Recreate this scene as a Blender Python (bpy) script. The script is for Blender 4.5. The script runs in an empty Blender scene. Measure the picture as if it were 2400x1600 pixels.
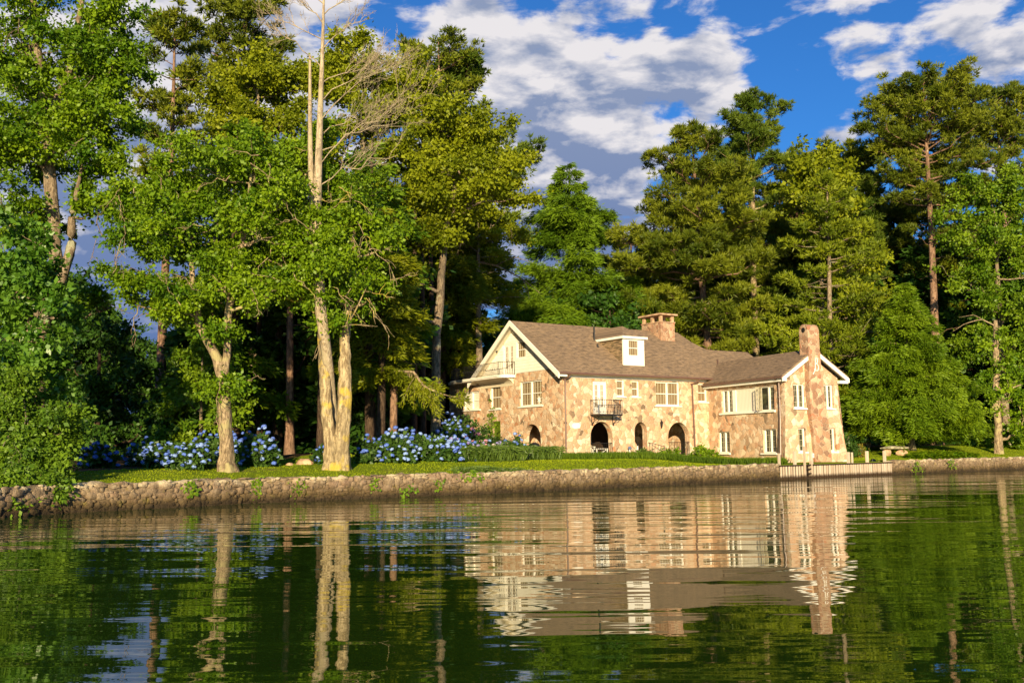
import bpy, math, random
import numpy as np
from mathutils import Matrix, Vector
# ------------------------------------------------------------------ camera, sky, sun, exposure
scn = bpy.context.scene
COL = scn.collection
cam_data = bpy.data.cameras.new("camera")
cam_data.lens = 35.0; cam_data.sensor_width = 36.0
cam_data.clip_start = 0.1; cam_data.clip_end = 3000.0
cam = bpy.data.objects.new("camera", cam_data); COL.objects.link(cam)
PITCH = math.atan(250.0 / (35 / 36 * 2400)); CAM_H = 1.8
cam.matrix_world = Matrix.Translation((0, 0, CAM_H)) @ Matrix.Rotation(math.pi / 2 + PITCH, 4, 'X') @ Matrix.Rotation(-0.010, 4, 'Z')
scn.camera = cam

SUN_EL = math.radians(13.0); SUN_BEAR = math.radians(182.5)     # bearing clockwise from +Y: behind the camera
sd = bpy.data.lights.new("sun", 'SUN'); sd.energy = 5.0; sd.angle = math.radians(0.6); sd.color = (1.0, 0.80, 0.47)
sun = bpy.data.objects.new("sun", sd); COL.objects.link(sun)
to_sun = Vector((math.sin(SUN_BEAR) * math.cos(SUN_EL), math.cos(SUN_BEAR) * math.cos(SUN_EL), math.sin(SUN_EL)))
sun.rotation_euler = to_sun.to_track_quat('Z', 'Y').to_euler(); sun.location = (0, -30, 30)

vs = scn.view_settings
scn.display_settings.display_device = 'sRGB'
vs.view_transform = 'Standard'; vs.look = 'None'; vs.exposure = 0.90; vs.gamma = 1.0; vs.use_curve_mapping = False
scn.cycles.max_bounces = 6; scn.cycles.diffuse_bounces = 3; scn.cycles.glossy_bounces = 3
scn.cycles.transmission_bounces = 4; scn.cycles.transparent_max_bounces = 4

def cam_dir(px, py):
    """direction of a point of the sky, from its azimuth / elevation as measured in the photograph (2352 wide)"""
    f = 35 / 36 * 2352
    v = cam.matrix_world.to_3x3() @ Vector(((px - 1176) / f, -(py - 784) / f, -1)); v.normalize(); return v

class NT:
    """tiny node-tree helper"""
    def __init__(s, tree): s.t = tree; tree.nodes.clear()
    def n(s, typ, ins=None, **kw):
        nd = s.t.nodes.new(typ)
        for k, v in kw.items(): setattr(nd, k, v)
        for k, v in (ins or {}).items(): s.set(nd.inputs[k], v)
        return nd
    def set(s, sock, v):
        if isinstance(v, bpy.types.NodeSocket): s.t.links.new(v, sock)
        elif isinstance(v, bpy.types.Node): s.t.links.new(v.outputs[0], sock)
        else:
            if isinstance(v, (tuple, list)) and len(v) == 3 and sock.type == 'RGBA': v = (*v, 1)
            sock.default_value = v
    def math(s, op, a, b=0.0, c=0.0, clamp=False):
        return s.n('ShaderNodeMath', {0: a, 1: b, 2: c}, operation=op, use_clamp=clamp).outputs[0]
    def mix(s, f, a, b, blend='MIX'):
        nd = s.n('ShaderNodeMix', data_type='RGBA', blend_type=blend)
        s.set(nd.inputs[0], f); s.set(nd.inputs[6], a); s.set(nd.inputs[7], b); return nd.outputs[2]
    def ramp(s, f, stops, interp='LINEAR'):
        nd = s.n('ShaderNodeValToRGB', {0: f}); cr = nd.color_ramp; cr.interpolation = interp
        while len(cr.elements) < len(stops): cr.elements.new(0.5)
        for e, (p, c) in zip(cr.elements, stops):
            e.position = p; e.color = (*c, 1) if len(c) == 3 else c
        return nd.outputs[0]
    def mapr(s, v, a, b, c=0.0, d=1.0, interp='SMOOTHSTEP'):
        return s.n('ShaderNodeMapRange', {0: v, 1: a, 2: b, 3: c, 4: d}, interpolation_type=interp).outputs[0]
    def noise(s, vec, scale, detail=3.0, rough=0.5, dist=0.0):
        return s.n('ShaderNodeTexNoise', {'Vector': vec, 'Scale': scale, 'Detail': detail, 'Roughness': rough, 'Distortion': dist})

def build_world():
    w = bpy.data.worlds.new("World"); scn.world = w; w.use_nodes = True
    N = NT(w.node_tree)
    sky = N.n('ShaderNodeTexSky', sky_type='NISHITA', sun_disc=False, sun_elevation=SUN_EL, sun_rotation=SUN_BEAR,
              air_density=1.0, dust_density=0.4, ozone_density=2.0)
    clear = N.mix(1.0, sky.outputs[0], (0.15, 0.425, 0.80), 'MULTIPLY')
    d = N.n('ShaderNodeTexCoord').outputs['Generated']
    sep = N.n('ShaderNodeSeparateXYZ', {0: d})
    den = N.math('ADD', N.math('MAXIMUM', sep.outputs[2], 0.0), 0.42)
    p = N.n('ShaderNodeCombineXYZ', {0: N.math('DIVIDE', sep.outputs[0], den), 1: N.math('DIVIDE', sep.outputs[1], den), 2: N.math('MULTIPLY', sep.outputs[2], 2.2)})
    bias = -0.35
    # cloud banks as they stand in the sky: (direction, angular radius in degrees, amount)
    banks = [((1200, 70), 6, .52), ((1330, 240), 7, .46), ((1040, 60), 4, .35), ((1520, 200), 6, .46), ((1280, 400), 6.5, .56), ((1300, 600), 9, .66), ((1400, 320), 4, .30),
             ((1620, 215), 5, .26), ((1480, 40), 4, .27), ((1725, 60), 4, .34), ((1880, 50), 4, .32), ((2060, 15), 5, .33), ((2290, 20), 3, .26), ((2150, 60), 3, .2), ((1960, 60), 3, .2), ((2230, 200), 4, .24),
             ((1700, 150), 4, .26), ((1980, 140), 3.0, .26), ((1930, 245), 4.5, .38), ((2220, 130), 4, .30), ((2290, 90), 3, .15), ((1600, 330), 5, .12),
             ((500, 560), 17, .5), ((150, 300), 14, .4), ((420, 30), 7, .4), ((760, 20), 5, .3), ((830, 300), 12, .4), ((80, 800), 18, .45), ((1130, 640), 10, .35),
             ((1620, 100), 3, -.3), ((1820, 150), 4.5, -.35), ((1900, 190), 4, -.2), ((1510, 300), 2.5, -.4), ((910, 5), 3, -.5), ((2110, 95), 4, -.3), ((1750, 260), 4, -.3), ((1370, 110), 2.0, -.3), ((1560, 25), 2, -.25), ((1960, 100), 3, -.25), ((1230, 320), 1.8, -.2)]
    acc = None
    for (q, r, a) in banks:
        v = cam_dir(*q)
        dt = N.n('ShaderNodeVectorMath', {0: d, 1: tuple(v)}, operation='DOT_PRODUCT').outputs['Value']
        m = N.mapr(dt, math.cos(math.radians(r)), 1.0, 0.0, a)
        acc = m if acc is None else N.math('ADD', acc, m)
    # far outside the photographed part: even scattered cloud
    n1 = N.noise(p, 10.5, 10.0, 0.57, 0.2).outputs[0]
    n2 = N.noise(N.n('ShaderNodeVectorMath', {0: p, 1: (0.008, -0.016, 0.048)}, operation='ADD').outputs[0], 10.5, 6.0, 0.55, 0.2).outputs[0]
    dens = N.math('ADD', N.math('ADD', N.math('MULTIPLY', N.math('SUBTRACT', n1, 0.5), 3.0), acc), bias)
    mask = N.mapr(dens, -0.12, 0.34)
    low = N.mapr(sep.outputs[2], 0.10, 0.38, 0, 1, 'LINEAR')
    lit = N.math('ADD', N.math('MULTIPLY', N.math('SUBTRACT', n1, n2), 4.6), N.mapr(dens, 0.05, 0.70, 0.62, 0.22))
    lit = N.math('ADD', lit, N.math('MULTIPLY', N.math('SUBTRACT', low, 0.62), 0.9), clamp=True)
    lit = N.math('MULTIPLY', lit, N.mapr(sep.outputs[2], .08, .26, .22, 1.0))
    body = N.mix(low, (0.125, 0.205, 0.44), (0.27, 0.335, 0.50))
    ccol = N.mix(lit, body, (0.84, 0.81, 0.83))
    # sky strength 0.1 is applied to everything, so cloud colours are divided by it
    ccol = N.mix(1.0, ccol, (5.3, 5.3, 5.3), 'MULTIPLY')
    col = N.mix(mask, clear, ccol)
    bg = N.n('ShaderNodeBackground', {'Color': col, 'Strength': 0.1})
    N.n('ShaderNodeOutputWorld', {0: bg})
build_world()

# ------------------------------------------------------------------ generic helpers
def tag(o, label=None, cat=None, group=None, kind=None):
    if label: o['label'] = label
    if cat: o['category'] = cat
    if group: o['group'] = group
    if kind: o['kind'] = kind
    return o
def empty(name, loc=(0, 0, 0), rz=0.0, label=None, cat=None, group=None):
    o = bpy.data.objects.new(name, None); COL.objects.link(o); o.empty_display_size = 0.3
    o.location = loc; o.rotation_euler = (0, 0, rz)
    return tag(o, label, cat, group)
def np_mesh(name, V, F, mat, tint=None, smooth=False):
    V = np.asarray(V, np.float32); F = np.asarray(F, np.int32)
    me = bpy.data.meshes.new(name)
    me.vertices.add(len(V)); me.vertices.foreach_set('co', V.ravel())
    k = F.shape[1]
    me.loops.add(F.size); me.loops.foreach_set('vertex_index', F.ravel())
    me.polygons.add(len(F)); me.polygons.foreach_set('loop_start', np.arange(0, F.size, k, dtype=np.int32))
    me.polygons.foreach_set('loop_total', np.full(len(F), k, np.int32))
    if smooth: me.polygons.foreach_set('use_smooth', np.ones(len(F), bool))
    me.materials.append(mat); me.update(calc_edges=True)
    if tint is not None:
        a = me.attributes.new('tint', 'FLOAT', 'POINT'); a.data.foreach_set('value', np.asarray(tint, np.float32))
    return me
def add(name, me, parent=None, mtx=None):
    o = bpy.data.objects.new(name, me); COL.objects.link(o)
    if parent: o.parent = parent
    if mtx is not None: o.matrix_local = mtx
    return o
class MB:
    """collects shapes; build() links them as ONE mesh object"""
    def __init__(s): s.v = []; s.f = []
    def poly(s, pts):
        i = len(s.v); s.v += [tuple(p) for p in pts]; s.f.append(tuple(range(i, i + len(pts)))); return s
    def box(s, a, b):
        x0, y0, z0 = [min(p, q) for p, q in zip(a, b)]; x1, y1, z1 = [max(p, q) for p, q in zip(a, b)]
        i = len(s.v)
        s.v += [(x0, y0, z0), (x1, y0, z0), (x1, y1, z0), (x0, y1, z0), (x0, y0, z1), (x1, y0, z1), (x1, y1, z1), (x0, y1, z1)]
        for q in ((0, 3, 2, 1), (4, 5, 6, 7), (0, 1, 5, 4), (1, 2, 6, 5), (2, 3, 7, 6), (3, 0, 4, 7)): s.f.append(tuple(i + k for k in q))
        return s
    def prism(s, pts, d):
        """polygon pts swept by vector d"""
        n = len(pts); i = len(s.v); d = Vector(d)
        s.v += [tuple(p) for p in pts] + [tuple(Vector(p) + d) for p in pts]
        s.f.append(tuple(range(i, i + n))); s.f.append(tuple(range(i + 2 * n - 1, i + n - 1, -1)))
        for k in range(n): s.f.append((i + k, i + (k + 1) % n, i + n + (k + 1) % n, i + n + k))
        return s
    def tube(s, pts, r, n=6, cap=True):
        pts = [Vector(p) for p in pts]; rs = r if isinstance(r, (list, tuple)) else [r] * len(pts)
        base = len(s.v); ref = None
        for k, p in enumerate(pts):
            t = (pts[min(k + 1, len(pts) - 1)] - pts[max(k - 1, 0)]).normalized()
            if ref is None: ref = t.orthogonal().normalized()
            ref = (ref - t * ref.dot(t)).normalized(); b = t.cross(ref)
            for j in range(n):
                a = 2 * math.pi * j / n
                s.v.append(tuple(p + (ref * math.cos(a) + b * math.sin(a)) * rs[k]))
        for k in range(len(pts) - 1):
            for j in range(n):
                a = base + k * n + j; b2 = base + k * n + (j + 1) % n
                s.f.append((a, b2, b2 + n, a + n))
        if cap:
            s.f.append(tuple(base + j for j in reversed(range(n)))); e = base + (len(pts) - 1) * n
            s.f.append(tuple(e + j for j in range(n)))
        return s
    def lathe(s, c, prof, n=16):
        """prof: (radius, z) list around c"""
        base = len(s.v)
        for r, z in prof:
            for j in range(n):
                a = 2 * math.pi * j / n; s.v.append((c[0] + r * math.cos(a), c[1] + r * math.sin(a), c[2] + z))
        for k in range(len(prof) - 1):
            for j in range(n):
                a = base + k * n + j; b = base + k * n + (j + 1) % n; s.f.append((a, b, b + n, a + n))
        s.f.append(tuple(base + j for j in reversed(range(n)))); e = base + (len(prof) - 1) * n
        s.f.append(tuple(e + j for j in range(n)))
        return s
    def blob(s, c, r, rng, amp=0.2, nu=10, nv=7):
        base = len(s.v); c = Vector(c); ph = [rng.uniform(0, 6.28) for _ in range(6)]
        for i in range(nv + 1):
            th = math.pi * i / nv
            for j in range(nu):
                a = 2 * math.pi * j / nu
                k = 1 + amp * (math.sin(2 * a + ph[0]) * math.sin(th) + .6 * math.sin(3 * a + 2 * th + ph[1]) * math.sin(th) + .5 * math.cos(3 * th + ph[2]))
                s.v.append((c.x + r[0] * k * math.sin(th) * math.cos(a), c.y + r[1] * k * math.sin(th) * math.sin(a), c.z + r[2] * k * math.cos(th)))
        for i in range(nv):
            for j in range(nu):
                a = base + i * nu + j; b = base + i * nu + (j + 1) % nu; s.f.append((a, a + nu, b + nu, b))
        return s
    def build(s, name, mat, parent=None, mtx=None, smooth=False, bevel=0.0):
        me = bpy.data.meshes.new(name); me.from_pydata(s.v, [], s.f); me.materials.append(mat)
        if smooth: me.polygons.foreach_set('use_smooth', [True] * len(me.polygons))
        me.update(); o = add(name, me, parent, mtx)
        if bevel:
            m = o.modifiers.new('bevel', 'BEVEL'); m.width = bevel; m.segments = 2; m.limit_method = 'ANGLE'
        return o

# ------------------------------------------------------------------ materials
def new_mat(name):
    m = bpy.data.materials.new(name); m.use_nodes = True; return m, NT(m.node_tree)
def finish(N, bsdf): N.n('ShaderNodeOutputMaterial', {0: bsdf})
def bump(N, h, strength, dist): return N.n('ShaderNodeBump', {'Height': h, 'Strength': strength, 'Distance': dist}).outputs[0]
def obj_co(N): return N.n('ShaderNodeTexCoord').outputs['Object']

def mat_plain(name, col, rough=0.6, spec=0.4, var=0.12, scale=3.0, metal=0.0, bmp=0.0):
    m, N = new_mat(name); co = obj_co(N)
    n = N.noise(co, scale, 5.0, 0.6).outputs[0]
    a = tuple(c * (1 - var) for c in col); b = tuple(min(1, c * (1 + var)) for c in col)
    ins = {'Base Color': N.mix(N.mapr(n, .3, .7), a, b), 'Roughness': rough, 'Specular IOR Level': spec, 'Metallic': metal}
    if bmp: ins['Normal'] = bump(N, N.noise(co, scale * 8, 4.0).outputs[0], bmp, 0.02)
    finish(N, N.n('ShaderNodeBsdfPrincipled', ins)); return m

def mat_fieldstone(name, scale, stops, mortar, mw=0.035, squash=(1, 1, 1), warp=0.28, bstr=0.6, moss=None, dark=1.0, soft=0.0):
    m, N = new_mat(name); co = obj_co(N)
    wn = N.noise(co, 1.7, 2.0).outputs['Color']
    off = N.n('ShaderNodeVectorMath', {0: wn, 1: (.5, .5, .5)}, operation='SUBTRACT').outputs[0]
    off = N.n('ShaderNodeVectorMath', {0: off, 3: warp}, operation='SCALE').outputs[0]
    p = N.n('ShaderNodeVectorMath', {0: co, 1: off}, operation='ADD').outputs[0]
    wb = N.n('ShaderNodeVectorMath', {0: N.noise(co, .55, 1.0).outputs['Color'], 3: warp * 1.3}, operation='SCALE').outputs[0]
    p = N.n('ShaderNodeVectorMath', {0: p, 1: wb}, operation='ADD').outputs[0]
    wf = N.n('ShaderNodeVectorMath', {0: N.noise(co, 7.0, 3.0).outputs['Color'], 3: .09}, operation='SCALE').outputs[0]
    p = N.n('ShaderNodeVectorMath', {0: p, 1: wf}, operation='ADD').outputs[0]
    p = N.n('ShaderNodeVectorMath', {0: p, 1: squash}, operation='MULTIPLY').outputs[0]
    v1 = N.n('ShaderNodeTexVoronoi', {'Vector': p, 'Scale': scale, 'Randomness': 1.0}, feature='F1')
    ve = N.n('ShaderNodeTexVoronoi', {'Vector': p, 'Scale': scale, 'Randomness': 1.0}, feature='DISTANCE_TO_EDGE')
    rnd = N.n('ShaderNodeSeparateColor', {0: v1.outputs['Color']})
    c = N.ramp(rnd.outputs[0], stops, 'CONSTANT')
    fine = N.noise(co, 9.0, 6.0, 0.65).outputs[0]; gr = N.noise(co, 38.0, 3.0, 0.7).outputs[0]
    k = N.math('ADD', N.mapr(rnd.outputs[1], 0, 1, .80, 1.16, 'LINEAR'), N.math('MULTIPLY', N.math('SUBTRACT', fine, .5), .75))
    k = N.math('ADD', k, N.math('MULTIPLY', N.math('SUBTRACT', gr, .5), .5))
    k = N.math('MULTIPLY', k, dark)
    c = N.mix(1.0, c, N.n('ShaderNodeCombineXYZ', {0: k, 1: k, 2: k}).outputs[0], 'MULTIPLY')
    pk = N.noise(co, 3.1, 4.0, 0.6).outputs[0]
    c = N.mix(N.mapr(pk, .52, .72, 0, .35), c, (.50, .26, .15))
    edge = N.mapr(N.math('ADD', ve.outputs[0], N.math('MULTIPLY', N.math('SUBTRACT', fine, .5), mw * .9)), mw * .35, mw)
    if soft:
        rub = N.ramp(N.noise(N.n('ShaderNodeVectorMath', {0: co, 1: (1.6, 1.6, .7)}, operation='MULTIPLY').outputs[0], 2.2, 7.0, .68).outputs[0], [(.30, (.07, .048, .03)), (.48, (.20, .145, .09)), (.62, (.33, .245, .16)), (.75, (.42, .33, .22))])
        at = N.n('ShaderNodeAttribute', attribute_name='tint').outputs['Fac']
        c = N.ramp(at, [(0, (.10, .07, .045)), (.15, (.14, .098, .062)), (.4, (.22, .155, .095)), (.65, (.30, .215, .135)), (.82, (.24, .145, .095)), (1, (.42, .32, .21))])
        c = N.mix(soft, c, rub); edge = N.math('ADD', N.math('MULTIPLY', edge, .0), 1.0)
    c = N.mix(edge, mortar, c)
    if moss:                                        # moss and the wet line above the water: marks with a shape of their own
        z = N.n('ShaderNodeSeparateXYZ', {0: co}).outputs[2]
        mn = N.noise(co, 1.3, 5.0, 0.65).outputs[0]
        zz = N.math('ADD', z, N.math('MULTIPLY', N.math('SUBTRACT', mn, .5), .55))
        c = N.mix(N.mapr(zz, .60, .20, 0, .85), c, moss)
        c = N.mix(N.mapr(N.noise(co, 2.4, 5.0, .7).outputs[0], .56, .70, 0, .55), c, (.19, .155, .035))
        c = N.mix(N.mapr(zz, .30, .04, 0, .92), c, (.030, .020, .010))
        tp = N.math('MULTIPLY', N.mapr(N.math('ADD', z, N.math('MULTIPLY', N.math('SUBTRACT', fine, .5), .5)), .62, .82), N.mapr(N.noise(co, 1.9, 4.0).outputs[0], .42, .6, 0, .7))
        c = N.mix(tp, c, (.60, .50, .33))
    h = N.math('ADD', N.math('MULTIPLY', N.mapr(ve.outputs[0], 0, mw * 2.2), .0 if soft else 1.0), N.math('MULTIPLY', fine, 1.2 if soft else .7))
    h = N.math('ADD', h, N.math('MULTIPLY', rnd.outputs[2], .8))
    finish(N, N.n('ShaderNodeBsdfPrincipled', {'Base Color': c, 'Roughness': .85, 'Specular IOR Level': .25, 'Normal': bump(N, h, bstr, .05)}))
    return m

def mat_shingle(name, axis, c1=(.25, .178, .122), c2=(.135, .096, .068), kz=1.75):
    m, N = new_mat(name); co = obj_co(N); sp = N.n('ShaderNodeSeparateXYZ', {0: co})
    u = sp.outputs[0] if axis == 'x' else sp.outputs[1]
    vec = N.n('ShaderNodeCombineXYZ', {0: u, 1: N.math('MULTIPLY', sp.outputs[2], kz), 2: 0.0}).outputs[0]
    wob = N.noise(vec, 1.2, 2.0).outputs['Color']
    vec = N.n('ShaderNodeVectorMath', {0: vec, 1: N.n('ShaderNodeVectorMath', {0: wob, 3: .03}, operation='SCALE').outputs[0]}, operation='ADD').outputs[0]
    br = N.n('ShaderNodeTexBrick', {'Vector': vec, 'Color1': (*c1, 1), 'Color2': (*c2, 1), 'Mortar': (.045, .032, .024, 1), 'Scale': 1.0,
             'Mortar Size': .016, 'Bias': -.1, 'Brick Width': .55, 'Row Height': .19})
    br.offset = .37
    st = N.noise(N.n('ShaderNodeVectorMath', {0: vec, 1: (2.2, 9.0, 1)}, operation='MULTIPLY').outputs[0], 1.0, 4.0, .6).outputs[0]
    c = N.mix(N.mapr(st, .38, .64, 0, .8), br.outputs[0], (.36, .245, .145))
    big = N.noise(co, .5, 4.0).outputs[0]
    c = N.mix(N.mapr(big, .35, .7, 0, .3), c, (.16, .115, .08))
    finish(N, N.n('ShaderNodeBsdfPrincipled', {'Base Color': c, 'Roughness': .85, 'Specular IOR Level': .3, 'Normal': bump(N, N.math('ADD', br.outputs[1], N.math('MULTIPLY', st, -.8)), .8, -.02)}))
    return m

def mat_siding(name):
    m, N = new_mat(name); co = obj_co(N); z = N.n('ShaderNodeSeparateXYZ', {0: co}).outputs[2]
    fr = N.math('FRACT', N.math('DIVIDE', z, .19))
    n = N.noise(co, 2.0, 5.0).outputs[0]
    c = N.mix(N.mapr(n, .3, .7), (.76, .72, .62), (.82, .79, .71))
    c = N.mix(N.mapr(fr, .93, .97), c, (.30, .26, .21))
    finish(N, N.n('ShaderNodeBsdfPrincipled', {'Base Color': c, 'Roughness': .5, 'Normal': bump(N, N.math('SUBTRACT', 1.0, fr), .7, .02)}))
    return m

def mat_pane(name, style):
    """curtained or dark glass; the shading of the curtain folds is put into the colour as bands"""
    m, N = new_mat(name); co = obj_co(N); sp = N.n('ShaderNodeSeparateXYZ', {0: co})
    if style == 'curtain':
        w = N.n('ShaderNodeTexWave', {'Vector': co, 'Scale': 2.6, 'Distortion': 1.2, 'Detail': 1.0, 'Detail Scale': 1.0}, wave_type='BANDS', bands_direction='X').outputs[1]
        c = N.mix(N.mapr(w, .2, .8), (.14, .095, .052), (.25, .18, .105))
        r = .08
    elif style == 'sheer':
        w = N.n('ShaderNodeTexWave', {'Vector': co, 'Scale': 2.2, 'Distortion': .8}, wave_type='BANDS', bands_direction='X').outputs[1]
        c = N.mix(N.mapr(w, .3, .8), (.62, .57, .47), (.78, .75, .66)); r = .3
    else:
        n = N.noise(co, 2.0, 3.0).outputs[0]
        c = N.mix(N.mapr(n, .4, .65), (.012, .014, .008), (.06, .065, .03)); r = .06
    finish(N, N.n('ShaderNodeBsdfPrincipled', {'Base Color': c, 'Roughness': r, 'Specular IOR Level': .45, 'Normal': bump(N, N.noise(co, 3.0, 1.0).outputs[0], .06, .02)}))
    return m

def mat_leaf(name, lo, hi, transl=.35, rough=.45, spec=.35, dead=None):
    m, N = new_mat(name)
    at = N.n('ShaderNodeAttribute', attribute_name='tint').outputs['Fac']
    c = N.mix(at, lo, hi)
    if dead: c = N.mix(N.mapr(at, .955, .97), c, dead)
    d = N.n('ShaderNodeBsdfPrincipled', {'Base Color': c, 'Roughness': rough, 'Specular IOR Level': spec})
    ct = N.mix(1.0, c, (1.15, 1.2, .5), 'MULTIPLY')
    t = N.n('ShaderNodeBsdfTranslucent', {'Color': ct})
    finish(N, N.n('ShaderNodeMixShader', {0: transl, 1: d, 2: t})); return m

def mat_bark(name, lo, hi, lichen=None, lich_lo=.5, sc=3.0):
    m, N = new_mat(name); co = obj_co(N)
    v = N.n('ShaderNodeVectorMath', {0: co, 1: (1, 1, .22)}, operation='MULTIPLY').outputs[0]
    n = N.noise(v, sc * 5, 7.0, .7, .4).outputs[0]
    sp_ = N.noise(co, sc * 2.6, 6.0, .75).outputs[0]
    c = N.mix(N.mapr(n, .40, .60), lo, hi)
    c = N.mix(N.mapr(N.noise(v, sc * .8, 5.0, .7).outputs[0], .48, .62, 0, .55), c, tuple(q * .42 for q in hi))
    pa = N.noise(co, sc * .45, 5.0, .65).outputs[0]
    c = N.mix(N.mapr(sp_, .54, .62, 0, .75), c, tuple(q * .30 for q in hi))
    if lichen: c = N.mix(N.mapr(pa, lich_lo, lich_lo + .1, 0, .85), c, lichen)
    finish(N, N.n('ShaderNodeBsdfPrincipled', {'Base Color': c, 'Roughness': .9, 'Specular IOR Level': .15, 'Normal': bump(N, n, .9, .06)}))
    return m

STONE = mat_fieldstone('fieldstone', 3.2, [(0, (.53, .345, .215)), (.20, (.58, .405, .27)), (.36, (.49, .285, .175)), (.46, (.61, .46, .325)), (.60, (.54, .36, .23)),
                        (.70, (.65, .52, .385)), (.83, (.36, .235, .15)), (.875, (.55, .365, .235)), (.945, (.47, .23, .12)), (.965, (.20, .14, .09))], (.56, .44, .32), mw=.032, warp=.36)
STONE_WALL = mat_fieldstone('lake_wall_stone', 3.7, [(0, (.22, .155, .095)), (.25, (.33, .24, .155)), (.5, (.15, .10, .062)), (.68, (.42, .31, .20)), (.86, (.24, .14, .09))], (.085, .06, .036), mw=.04, squash=(.8, .8, 1.35), warp=.30, moss=(.085, .055, .02), bstr=1.2, dark=.95, soft=.55)
STONE_RED = mat_fieldstone('chimney_stone', 3.0, [(0, (.36, .21, .13)), (.25, (.42, .26, .165)), (.45, (.30, .165, .105)), (.62, (.47, .33, .215)), (.8, (.25, .15, .10)), (.92, (.38, .17, .10))], (.50, .39, .28), mw=.035, warp=.36)
STONE_PALE = mat_plain('bench_stone', (.36, .32, .22), .9, .2, .45, 4.0, bmp=.6)
STONE_PINK = mat_plain('rock_stone', (.42, .27, .17), .9, .2, .4, 3.0, bmp=.6)
SHINGLE_X = mat_shingle('roof_shingle', 'x'); SHINGLE_Y = mat_shingle('wing_roof_shingle', 'y')
SHINGLE_C = mat_shingle('cheek_shingle', 'y', (.15, .115, .06), (.085, .06, .035), 1.0)
WHITE = mat_plain('white_paint', (.78, .75, .68), .45, .4, .05)
CREAM = mat_plain('cream_soffit', (.66, .58, .43), .5, .4, .06)
SIDING = mat_siding('white_clapboard')
GUTTER = mat_plain('brown_gutter', (.135, .075, .058), .4, .5, .1)
IRON = mat_plain('black_iron', (.012, .011, .012), .45, .5, .2)
CURTAIN = mat_pane('curtained_glass', 'curtain'); SHEER = mat_pane('sheer_glass', 'sheer'); DARKGLASS = mat_pane('dark_leaded_glass', 'dark')
LEAD = mat_plain('window_lead', (.42, .38, .27), .5, .4, .1)
GREEN_DOOR = mat_plain('green_paint', (.085, .14, .008), .45, .4, .12)
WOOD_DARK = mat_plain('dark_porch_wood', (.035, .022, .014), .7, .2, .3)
WOOD_GREY = None
FLOOR = mat_plain('porch_stone_floor', (.30, .23, .16), .8, .3, .2)
def mat_boards():
    m, N = new_mat('weathered_boards'); co = obj_co(N); sp = N.n('ShaderNodeSeparateXYZ', {0: co})
    cell = N.math('FLOOR', N.math('DIVIDE', sp.outputs[0], .235))
    rn = N.n('ShaderNodeTexWhiteNoise', {1: cell}, noise_dimensions='1D').outputs[0]
    st = N.noise(N.n('ShaderNodeVectorMath', {0: co, 1: (14, 14, 1.2)}, operation='MULTIPLY').outputs[0], 1.0, 5.0, .65).outputs[0]
    c = N.mix(N.math('MULTIPLY', N.math('ADD', rn, st), .5), (.34, .25, .175), (.62, .52, .41))
    z = N.math('ADD', sp.outputs[2], N.math('MULTIPLY', N.math('SUBTRACT', st, .5), .25))
    c = N.mix(N.mapr(z, .30, .08), c, (.045, .026, .013))
    finish(N, N.n('ShaderNodeBsdfPrincipled', {'Base Color': c, 'Roughness': .8, 'Specular IOR Level': .25, 'Normal': bump(N, st, .5, .02)})); return m
BOARDS = mat_boards()
# ------------------------------------------------------------------ ground, water
SHORE = [(-400, -200), (-140, -60), (-60, -6), (-30, 12), (-19, 20.5), (-15.4, 25), (-14.3, 28.2), (-13.5, 30.2), (-10.6, 33.0), (-8.96, 35.0), (-5.21, 37.5), (0.57, 41.3), (7.0, 46.9), (14.07, 53.1), (22.65, 60.1), (34.96, 68.7), (60, 85), (120, 112), (400, 200)]
SH = np.array(SHORE, float)
def shore_dist(P):
    """signed distance from the water's edge, positive inland (left of the polyline)"""
    P = np.atleast_2d(np.asarray(P, float)); best = np.full(len(P), 1e9); sg = np.ones(len(P))
    for a, b in zip(SH[:-1], SH[1:]):
        d = b - a; L = d @ d
        t = np.clip(((P - a) @ d) / L, 0, 1); q = a + t[:, None] * d
        r = P - q; dist = np.hypot(r[:, 0], r[:, 1])
        side = d[0] * (P[:, 1] - a[1]) - d[1] * (P[:, 0] - a[0])
        m = dist < best; best = np.where(m, dist, best); sg = np.where(m, np.sign(side), sg)
    return best * sg
def sstep(x, a, b):
    t = np.clip((x - a) / (b - a), 0, 1); return t * t * (3 - 2 * t)
def ground_z(P):
    P = np.atleast_2d(np.asarray(P, float)); d = shore_dist(P); x, y = P[:, 0], P[:, 1]
    left = 1 - sstep(x, 6, 13)
    z = .78 + left * .36 * sstep(d, .5, 6) + (1 - left) * .40 * sstep(d, 4.5, 11)
    z += sstep(x, 24, 30) * .45 * sstep(d, 1.5, 8)
    z += .10 * sstep(d, 8, 16) + .05 * np.sin(x * .55 + 1) * np.sin(y * .4) * sstep(d, 1, 4)
    z += 0.035 * np.maximum(d - 34, 0) * sstep(d, 30, 60)
    z += .50 * np.exp(-((x + 9.0) ** 2 / 16 + (y - 49) ** 2 / 26))          # low mound behind the twin trunk
    return z
def gz(x, y): return float(ground_z([(x, y)])[0])

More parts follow.
